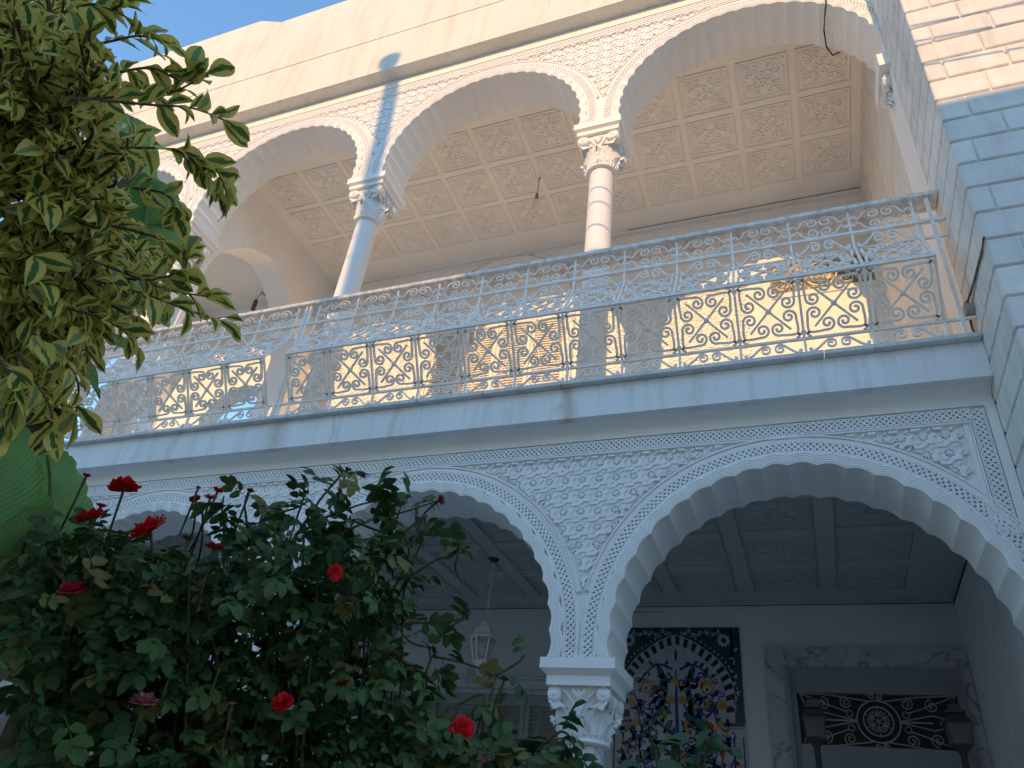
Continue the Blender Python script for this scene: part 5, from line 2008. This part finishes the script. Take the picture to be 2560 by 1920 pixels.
banana_leaf(bp2, [(-2.98, -2.45, 3.15), at(150, 730, 2.9), at(230, 800, 2.75), at(300, 860, 2.65), at(355, 890, 2.55)], 0.045, (0.2, -0.3, 1), 0.45)
banana_leaf(bp2, [(-2.98, -2.45, 3.15), at(120, 760, 2.9), at(170, 850, 2.75), at(215, 930, 2.65), at(250, 990, 2.6)], 0.035, (0.5, -0.5, 0.7), 0.45)
banana_leaf(bp2, [(-2.98, -2.45, 3.15), (-2.9, -2.2, 3.7), (-3.3, -2.1, 3.9), (-3.7, -2.0, 3.5)], 0.18, (0, 0, 1), 0.3)

# ---------------------------------------------------------------- palm with fibrous trunk
random.seed(9)
pc = at(55, 1090, 3.1)
pal = thing('palm_tree', 'small palm with shaggy brown fibre trunk behind the banana leaf', 'palm', (pc.x, pc.y, 0))
M['palm'] = mat('palm_fibre', (0.085, 0.05, 0.032), 0.9, 0.1, 0.5, 14, 0.8, 60)
mb = MB()
prof = []
for i in range(28):
    z = (pc.z + 0.10) * i / 27
    prof.append((0.085 + 0.012 * math.sin(i * 2.1) + 0.012 * (i > 22), z))
mb.lathe(prof, pc.x, pc.y, 14)
obj('trunk', mb, M['palm'], pal, True)
mb = MB()
for k in range(260):
    a = random.uniform(0, 2 * PI)
    z = random.uniform(pc.z - 0.9, pc.z + 0.12)
    r = 0.088
    p = Vector((pc.x + r * math.cos(a), pc.y + r * math.sin(a), z))
    o_ = Vector((math.cos(a), math.sin(a), 0))
    tl = random.uniform(0.05, 0.13)
    tg = Vector((-o_.y, o_.x, 0)) * random.uniform(-0.6, 0.6)
    mb.sweep([p, p + (o_ * 0.10 + tg * 0.3 + Vector((0, 0, 0.6))) * tl, p + (o_ * 0.35 + tg + Vector((0, 0, 0.75))) * tl], [0.004, 0.003, 0.001], 4)
o = obj('trunk_fibres', mb, M['palm'], pal)
o['kind'] = 'stuff'
top = Vector((pc.x, pc.y, pc.z + 0.10))
for k in range(12):
    a = 1.8 + k * 0.28
    L = random.uniform(0.25, 0.36)
    e = top + Vector((math.cos(a) * L, math.sin(a) * L, random.uniform(-0.12, 0.35)))
    if k < 3:
        e = at(random.uniform(120, 170), random.uniform(985, 1050), random.uniform(2.75, 3.0))
    mb = MB()
    ax = (e - top)
    mb.sweep([top, top + ax * 0.5 + Vector((0, 0, 0.04)), e], [0.006, 0.004, 0.002], 4)
    for j in range(12):
        f = 0.3 + 0.7 * j / 12
        p = top + ax * f
        for sgn in (-1, 1):
            s_ = ax.cross(Vector((0, 0, 1))).normalized() * sgn
            q = p + (s_ * 0.6 + ax.normalized() * 0.9 + Vector((0, 0, random.uniform(-0.3, 0.1)))) * 0.06
            mb.sweep([p, p.lerp(q, 0.5), q], [0.003, 0.004, 0.0008], 4)
    obj('frond', mb, M['palm'] if k < 9 else M['banana_stem'], pal)

# ---------------------------------------------------------------- rose bush
random.seed(21)
M['rose_leaf'] = leaf_material('rose_leaf', [(0.034, 0.085, 0.026), (0.085, 0.155, 0.040), (0.19, 0.17, 0.05)], None, 0.5, 0.18, ((0.08, 0.13, 0.05), 60.0, 0.35), odd=0.86)
M['cane'] = mat('rose_cane', (0.055, 0.07, 0.025), 0.6, 0.3, 0.3, 20, 0.1, 60, tint=(0.07, 0.04, 0.02))
rb = thing('rose_bush', 'large dark green rose bush with red blooms in front of the porch', 'rose bush', (-1.25, -2.0, 0))
bush = [(30, 1460), (90, 1350), (200, 1300), (330, 1330), (430, 1400), (520, 1420), (570, 1330), (640, 1280), (760, 1310), (860, 1290), (900, 1320), (950, 1380), (960, 1470), (1000, 1540), (1020, 1640), (1090, 1700), (1070, 1780), (1150, 1850), (1330, 1910), (1380, 2000), (1100, 2500), (300, 2500), (40, 2100), (60, 1750)]


def compound_leaf():
    """five serrate leaflets on one stalk, unit length along +Y"""
    VV, FF, UU = [], [], []
    base = 0
    for (y, a, s_) in ((0.30, 1.05, 0.36), (0.30, -1.05, 0.36), (0.56, 0.95, 0.42), (0.56, -0.95, 0.42), (0.66, 0.0, 0.46)):
        V, F, UV = leaf_shape(2, 4, 0.34 * random.uniform(0.9, 1.1), random.uniform(0.1, 0.4), random.uniform(0.2, 0.8), serr=0.12, wide=0.45)
        m = Matrix.Translation((0, y, -0.10 * y * y)) @ Matrix.Rotation(a + random.uniform(-.15, .15), 4, 'Z') @ Matrix.Rotation(random.uniform(-.35, .1), 4, 'X') @ Matrix.Scale(s_, 4)
        A = np.array(m)
        VV.append(V @ A[:3, :3].T + A[:3, 3]); FF.append(F + base); UU.append(UV); base += len(V)
    # stalk as a thin folded strip
    st = np.array([(-0.010, 0, 0), (0.010, 0, 0), (-0.007, 0.66, -0.05), (0.007, 0.66, -0.05)])
    VV.append(st); FF.append(np.array([(0, 1, 3, 2)]) + base); UU.append(np.zeros((4, 2)))
    return np.concatenate(VV), np.concatenate(FF), np.concatenate(UU)


rl = []
canes = []


def cane_to(tip, base=None, r=0.005, leafy=0.0, bend=0.12):
    if base is None:
        base = Vector((-1.25 + random.uniform(-0.55, 0.5), -2.0 + random.uniform(-0.25, 0.25), 0))
    mid = base.lerp(tip, 0.55) + Vector((random.uniform(-bend, bend), random.uniform(-bend, bend), random.uniform(0, bend)))
    Q = smooth_path([base, mid, tip], 8)
    canes.append((Q, r))
    for i in range(int(leafy)):
        f = random.uniform(0.62, 0.99)
        k = min(int(f * (len(Q) - 1)), len(Q) - 2)
        p = Q[k].lerp(Q[k + 1], f * (len(Q) - 1) - k)
        t_ = (Q[k + 1] - Q[k]).normalized()
        d = (t_.cross(rdir(-1, 1)).normalized() + t_ * 0.3 + Vector((0, 0, random.uniform(-0.4, 0.2)))).normalized()
        rl.append(frame(p, d, Vector((0, 0, 1)) + rdir(-1, 1) * 0.6, random.uniform(0.09, 0.15), random.uniform(-.4, .4)))
    return Q


cnt = 0
while cnt < 3100:
    x, y = random.uniform(30, 1440), random.uniform(1280, 2450)
    if not inpoly(x, y, bush):
        continue
    if y > 1930 and random.random() < 0.6:
        continue
    cnt += 1
    d = random.uniform(1.95, 2.75) if x < 1150 else random.uniform(1.9, 2.3)
    p = at(x, y, d)
    if p.z < 0.15:
        continue
    rl.append(frame(p, rdir(-0.7, 0.5), Vector((0, 0, 1)) + rdir(-1, 1) * 0.7 + (CAM - p).normalized() * 0.3, random.uniform(0.058, 0.112), random.uniform(-.4, .4)))
for _ in range(30):
    x, y = random.uniform(100, 1100), random.uniform(1400, 1800)
    if inpoly(x, y, bush):
        cane_to(at(x, y, random.uniform(2.05, 2.6)), None, 0.006, 6)
# shoots that stand clear of the mass
for (P, n) in ((((740, 1340), (800, 1250), (860, 1180), (870, 1172)), 7), (((620, 1330), (615, 1290), (612, 1260), (620, 1230)), 5), (((560, 1340), (560, 1300), (555, 1270), (560, 1240)), 3),
               (((860, 1330), (930, 1300), (1010, 1280), (1100, 1250)), 8), (((1010, 1470), (1030, 1420), (1000, 1350), (1060, 1290)), 9), (((1015, 1450), (1090, 1400), (1130, 1390), (1160, 1345)), 5),
               (((1000, 1560), (1090, 1555), (1140, 1550), (1168, 1540)), 3), (((1080, 1640), (1170, 1660), (1240, 1690), (1260, 1700)), 6), (((1240, 1690), (1290, 1660), (1310, 1640), (1312, 1640)), 2),
               (((1150, 1760), (1210, 1740), (1190, 1850), (1230, 1820)), 8), (((1230, 1850), (1330, 1850), (1400, 1870), (1425, 1900)), 14), (((880, 1300), (960, 1330), (990, 1300), (1010, 1240)), 7),
               (((760, 1330), (800, 1300), (900, 1262), (960, 1250)), 9), (((700, 1340), (690, 1290), (740, 1270), (775, 1250)), 8), (((1340, 1880), (1400, 1830), (1430, 1850), (1440, 1890)), 8),
               (((980, 1480), (1010, 1420), (1020, 1360), (960, 1300)), 8), (((920, 1460), (960, 1500), (1020, 1600), (1090, 1620)), 8)):
    W_ = [at(a, b_, 2.25) for a, b_ in P]
    Q = smooth_path(W_, 6)
    canes.append((Q, 0.0034))
    cane_to(W_[0], None, 0.005)
    for i in range(n):
        k = random.randint(1, len(Q) - 2)
        t_ = (Q[k + 1] - Q[k]).normalized()
        d = (t_.cross(rdir(-1, 1)).normalized() + t_ * 0.5 + Vector((0, 0, random.uniform(-0.5, 0.1)))).normalized()
        rl.append(frame(Q[k], d, Vector((0, 0, 1)) + rdir(-1, 1) * 0.6, random.uniform(0.08, 0.13), random.uniform(-.4, .4)))

# blooms
def petal_mesh(w, h, cup, roll, ruff):
    mb = MB()
    nu, nv = 6, 5
    for j in range(nv + 1):
        v = j / nv
        ww = 1.2 * w * (0.35 + 0.65 * math.sin(PI / 2 * min(1, v * 1.35))) * (1 if v < 0.75 else 1 - 0.45 * ((v - 0.75) / 0.25) ** 2)
        a = cup * v
        for i in range(nu + 1):
            u = -1 + 2 * i / nu
            rad = math.sin(a) * h / max(cup, 0.05)
            zz = (1 - math.cos(a)) * h / max(cup, 0.05) + 0.001
            edge = roll * max(0, v - 0.72) ** 1.5
            mb.v.append((u * ww * (1 - 0.12 * v * u * u), rad + edge * 0.6 - 0.3 * ww * u * u * 0.6, h * 0.9 * v - edge + 0.35 * ruff * math.sin(u * 3 + v * 3) * v - 0.10 * h * u * u * v))
    for j in range(nv):
        for i in range(nu):
            k = j * (nu + 1) + i
            mb.f.append((k, k + 1, k + nu + 2, k + nu + 1))
    return mb


def petal_mat(name, a, b_, rough=0.5):
    m = mat(name, a, rough, 0.25, 0.15, 60, 0.0, tint=b_)
    add_random_tint(m, 0.3)
    nt = m.node_tree
    b = nt.nodes['Principled BSDF']
    src = b.inputs['Base Color'].links[0].from_socket
    tr = nt.nodes.new('ShaderNodeBsdfTranslucent')
    nt.links.new(src, tr.inputs['Color'])
    ms = nt.nodes.new('ShaderNodeMixShader'); ms.inputs[0].default_value = 0.3
    nt.links.new(b.outputs[0], ms.inputs[1]); nt.links.new(tr.outputs[0], ms.inputs[2])
    nt.links.new(ms.outputs[0], nt.nodes['Material Output'].inputs['Surface'])
    return m


PM = {'red': petal_mat('red_petal', (0.88, 0.025, 0.028), (0.70, 0.012, 0.02)), 'deep': petal_mat('deep_red_petal', (0.55, 0.015, 0.035), (0.40, 0.01, 0.028)),
      'pink': petal_mat('pink_red_petal', (0.90, 0.07, 0.14), (0.75, 0.04, 0.10)), 'pale': petal_mat('pale_pink_petal', (0.80, 0.36, 0.42), (0.65, 0.20, 0.27)),
      'rust': petal_mat('faded_rust_petal', (0.32, 0.07, 0.03), (0.22, 0.05, 0.025)), 'dry': petal_mat('dry_petal', (0.20, 0.10, 0.05), (0.12, 0.06, 0.03))}
LAY = [(4, -0.25, 0.42, 0.05, 0.08), (6, -0.05, 0.42, 0.10, 0.12), (8, 0.14, 0.42, 0.16, 0.14), (9, 0.36, 0.42, 0.22, 0.16), (10, 0.62, 0.42, 0.28, 0.18)]
pet_me = {}


def rose(px, py, size_px, d, colr, face, open_=1.0, layers=5, stem_drop=0.25):
    c = at(px, py, d)
    R0 = size_px / FPX * d / 2 * 0.78
    up = Vector(face).normalized()
    x = up.cross(Vector((0.3, 1, 0.2))).normalized()
    y = up.cross(x)
    F4 = Matrix(((x.x, y.x, up.x, c.x), (x.y, y.y, up.y, c.y), (x.z, y.z, up.z, c.z), (0, 0, 0, 1)))
    cal = MB()
    cal.lathe([(0.02 * 1, -0.42), (0.16, -0.34), (0.19, -0.22), (0.10, -0.10)], 0, 0, 8)
    for k in range(5):
        a = 2 * PI * k / 5
        cs, sn = math.cos(a), math.sin(a)
        b0 = len(cal.v)
        cal.v += [(0.15 * cs - 0.07 * sn, 0.15 * sn + 0.07 * cs, -0.24), (0.15 * cs + 0.07 * sn, 0.15 * sn - 0.07 * cs, -0.24), (0.5 * cs, 0.5 * sn, -0.38)]
        cal.f.append((b0, b0 + 1, b0 + 2))
    bl = obj('rose_bloom', cal.mesh('rose_bloom', False, M['rose_leaf2']), None, rb, mat4=F4 @ Matrix.Scale(R0, 4))
    for li in range(layers):
        n, tilt, w, roll, ruff = LAY[li]
        key = (li, colr, layers)
        if key not in pet_me:
            pet_me[key] = petal_mesh(w * (0.62 + 0.12 * li), 0.66 + 0.05 * li, 0.55 + 0.10 * li, roll, ruff).mesh('petal', True, PM[colr])
        for k in range(n):
            a = 2 * PI * (k + 0.37 * li) / n + random.uniform(-.2, .2)
            m = F4 @ Matrix.Scale(R0, 4) @ Matrix.Rotation(a, 4, 'Z') @ Matrix.Translation((0, 0.03 + 0.03 * li, -0.22 - 0.02 * li)) @ Matrix.Rotation(-tilt * open_ * random.uniform(0.8, 1.2), 4, 'X') @ Matrix.Scale(random.uniform(0.85, 1.1), 4)
            obj('petal', pet_me[key], None, bl, mat4=m)
    b0 = c - up * R0 * 0.4
    away = (c - CAM).normalized()
    e = b0 - up * 0.05 + away * 0.22 + Vector((random.uniform(-.03, .03), 0, -stem_drop))
    Q = smooth_path([b0, b0 - up * 0.05 + away * 0.03 + Vector((0, 0, -stem_drop * 0.3)), e], 5)
    canes.append((Q, 0.0030))
    if stem_drop > 0.12:
        cane_to(e, Vector((e.x * 0.5 - 0.65, e.y * 0.5 - 0.9, 0)), 0.005)


M['rose_leaf2'] = mat('sepal_green', (0.05, 0.09, 0.03), 0.6, 0.2, 0.2, 30, 0)
toc = lambda px, py: (CAM - at(px, py, 2.2)).normalized()
for (px, py, s_, d, colr, up, op, ly, dr) in (
    (312, 1212, 74, 2.2, 'red', (-0.1, -0.15, 1), 1.15, 5, 0.2), (216, 1190, 26, 2.25, 'deep', (0.0, 0, 1), 0.25, 3, 0.25), (225, 1288, 72, 2.2, 'red', (-0.2, -0.5, 0.8), 1.0, 5, 0.2),
    (253, 1265, 30, 2.3, 'pink', (0.1, -0.1, 1), 0.5, 4, 0.2), (368, 1318, 98, 2.1, 'red', (-0.3, -0.7, 0.6), 1.0, 5, 0.25), (503, 1268, 52, 2.25, 'pink', (-0.2, -0.6, 0.7), 1.0, 5, 0.2),
    (545, 1227, 34, 2.25, 'red', (0.2, 0, 1), 0.5, 4, 0.2), (487, 1248, 34, 2.3, 'deep', (-0.4, -0.2, 0.8), 0.8, 4, 0.2), (526, 1243, 38, 2.32, 'pink', (0.2, -0.3, 0.9), 0.9, 4, 0.2), (538, 1366, 52, 2.3, 'deep', (0.1, -0.2, 1), 0.9, 5, 0.2),
    (182, 1468, 66, 2.15, 'pink', (0.1, -0.5, 0.8), 1.05, 5, 0.2), (838, 1432, 44, 2.3, 'red', (0.6, -0.3, -0.2), 0.8, 5, 0.1), (360, 1748, 66, 2.1, 'pale', (0.1, -0.3, 0.9), 1.1, 5, 0.2), (705, 1752, 56, 2.15, 'red', (0.1, -0.8, 0.5), 1.0, 5, 0.2),
    (1158, 1818, 66, 2.05, 'red', (0.5, -0.7, 0.3), 1.0, 5, 0.2), (1064, 1292, 24, 2.25, 'pale', (0, 0, 1), 0.9, 3, 0.1), (1102, 1250, 34, 2.25, 'rust', (0.9, -0.2, 0.1), 0.9, 4, 0.1),
    (870, 1174, 26, 2.25, 'dry', (0.2, 0, 1), 0.7, 3, 0.1), (625, 1228, 30, 2.25, 'deep', (0.1, 0, 1), 0.8, 3, 0.15), (764, 1230, 24, 2.25, 'dry', (0.1, 0, 1), 0.8, 3, 0.15), (580, 1760, 26, 2.2, 'pale', (0, -0.2, 1), 0.7, 3, 0.15),
    (855, 1706, 44, 2.15, 'rust', (0.1, -0.6, 0.7), 1.0, 4, 0.15), (1215, 1895, 34, 2.0, 'pale', (0.3, -0.2, -0.9), 0.8, 3, 0.05), (470, 1345, 34, 2.2, 'dry', (0, -0.2, 1), 0.8, 4, 0.15), (410, 1380, 28, 2.2, 'dry', (0, 0, 1), 0.6, 3, 0.15),
    (440, 1640, 34, 2.15, 'dry', (0, 0, 1), 0.7, 3, 0.15), (550, 1665, 24, 2.15, 'dry', (0, 0, 1), 0.4, 3, 0.15), (625, 1485, 24, 2.2, 'dry', (0, -0.7, 0.6), 0.6, 3, 0.1), (560, 1832, 32, 2.1, 'dry', (0, -0.4, 1), 0.8, 3, 0.1), (1168, 1541, 28, 2.2, 'dry', (0.9, 0, 0.3), 0.8, 3, 0.06), (1162, 1345, 18, 2.2, 'dry', (0.3, 0, 1), 0.5, 3, 0.08), (1262, 1698, 34, 2.1, 'dry', (0.4, 0, 1), 0.8, 3, 0.08), (495, 1220, 18, 2.25, 'dry', (0, 0, 1), 0.3, 3, 0.1)):
    rose(px, py, s_, (d if py < 1300 else 1.97), colr, up, op, ly, dr)
mb = MB()
for Q, r in canes:
    mb.sweep(Q, [r * (1.2 - 0.5 * i / len(Q)) for i in range(len(Q))], 5)
o = obj('canes', mb.mesh('canes', True, M['cane']), None, rb)
o['kind'] = 'stuff'
place_leaves(rb, [compound_leaf() for _ in range(6)], rl, M['rose_leaf'])

# ---------------------------------------------------------------- leafy plant before the tile panel
random.seed(31)
M['soft_leaf'] = leaf_material('soft_green_leaf', [(0.035, 0.085, 0.035), (0.05, 0.115, 0.045)], None, 0.55, 0.25, ((0.08, 0.15, 0.07), 50.0, 0.4))
bs = at(1720, 1900, 2.9)
pl = thing('flowering_pot_plant', 'leafy green plant with orange buds in front of the tile panel', 'plant', (bs.x, bs.y, 0))
lv_, tw2 = [], []
for (px, py) in ((1765, 1815), (1700, 1870), (1640, 1870), (1810, 1880), (1750, 1860), (1600, 1910), (1720, 1930), (1680, 1850)):
    tip = at(px, py, 2.9 + random.uniform(-.1, .1))
    Q = smooth_path([Vector((bs.x + random.uniform(-.05, .05), bs.y, 0)), Vector((bs.x, bs.y, 1.0)) + rdir() * 0.08, tip], 8)
    tw2.append(Q)
    for k in range(9, len(Q)):
        for s_ in range(2):
            d = rdir(-0.6, 0.35)
            lv_.append(frame(Q[k] + rdir(-1, 1) * 0.015, d, Vector((0, 0, 1)) + (CAM - tip).normalized() * 0.6 + rdir() * 0.3, random.uniform(0.055, 0.10), 0))
mb = MB()
for Q in tw2:
    mb.sweep(Q, 0.004, 5)
o = obj('stems', mb, M['cane'], pl)
place_leaves(pl, [leaf_shape(4, 6, random.uniform(0.32, 0.4), 0.15, random.uniform(0.3, 0.9), wave=0.03, wide=0.42) for _ in range(4)], lv_, M['soft_leaf'])
for (px, py) in ((1783, 1812), (1786, 1822), (1800, 1862), (1806, 1885), (1770, 1700 + 120)):
    c = at(px, py, 2.88)
    mb = MB(); mb.ball(tuple(c), 0.010, 7, 5, (1, 1, 1.3))
    obj('bud', mb, petal_mat('orange_bud', (0.55, 0.16, 0.07), (0.4, 0.1, 0.05)) if 'orange_bud' not in bpy.data.materials else bpy.data.materials['orange_bud'], pl, True)

# ---------------------------------------------------------------- white garden wall glimpsed at the far left
gw = MB()
gw.box(-8.9, -8.7, -8, -0.2, 0, 2.6)
tag(obj('garden_wall', gw, M['plaster']), 'plain white garden wall behind the roses at the left edge', 'wall')
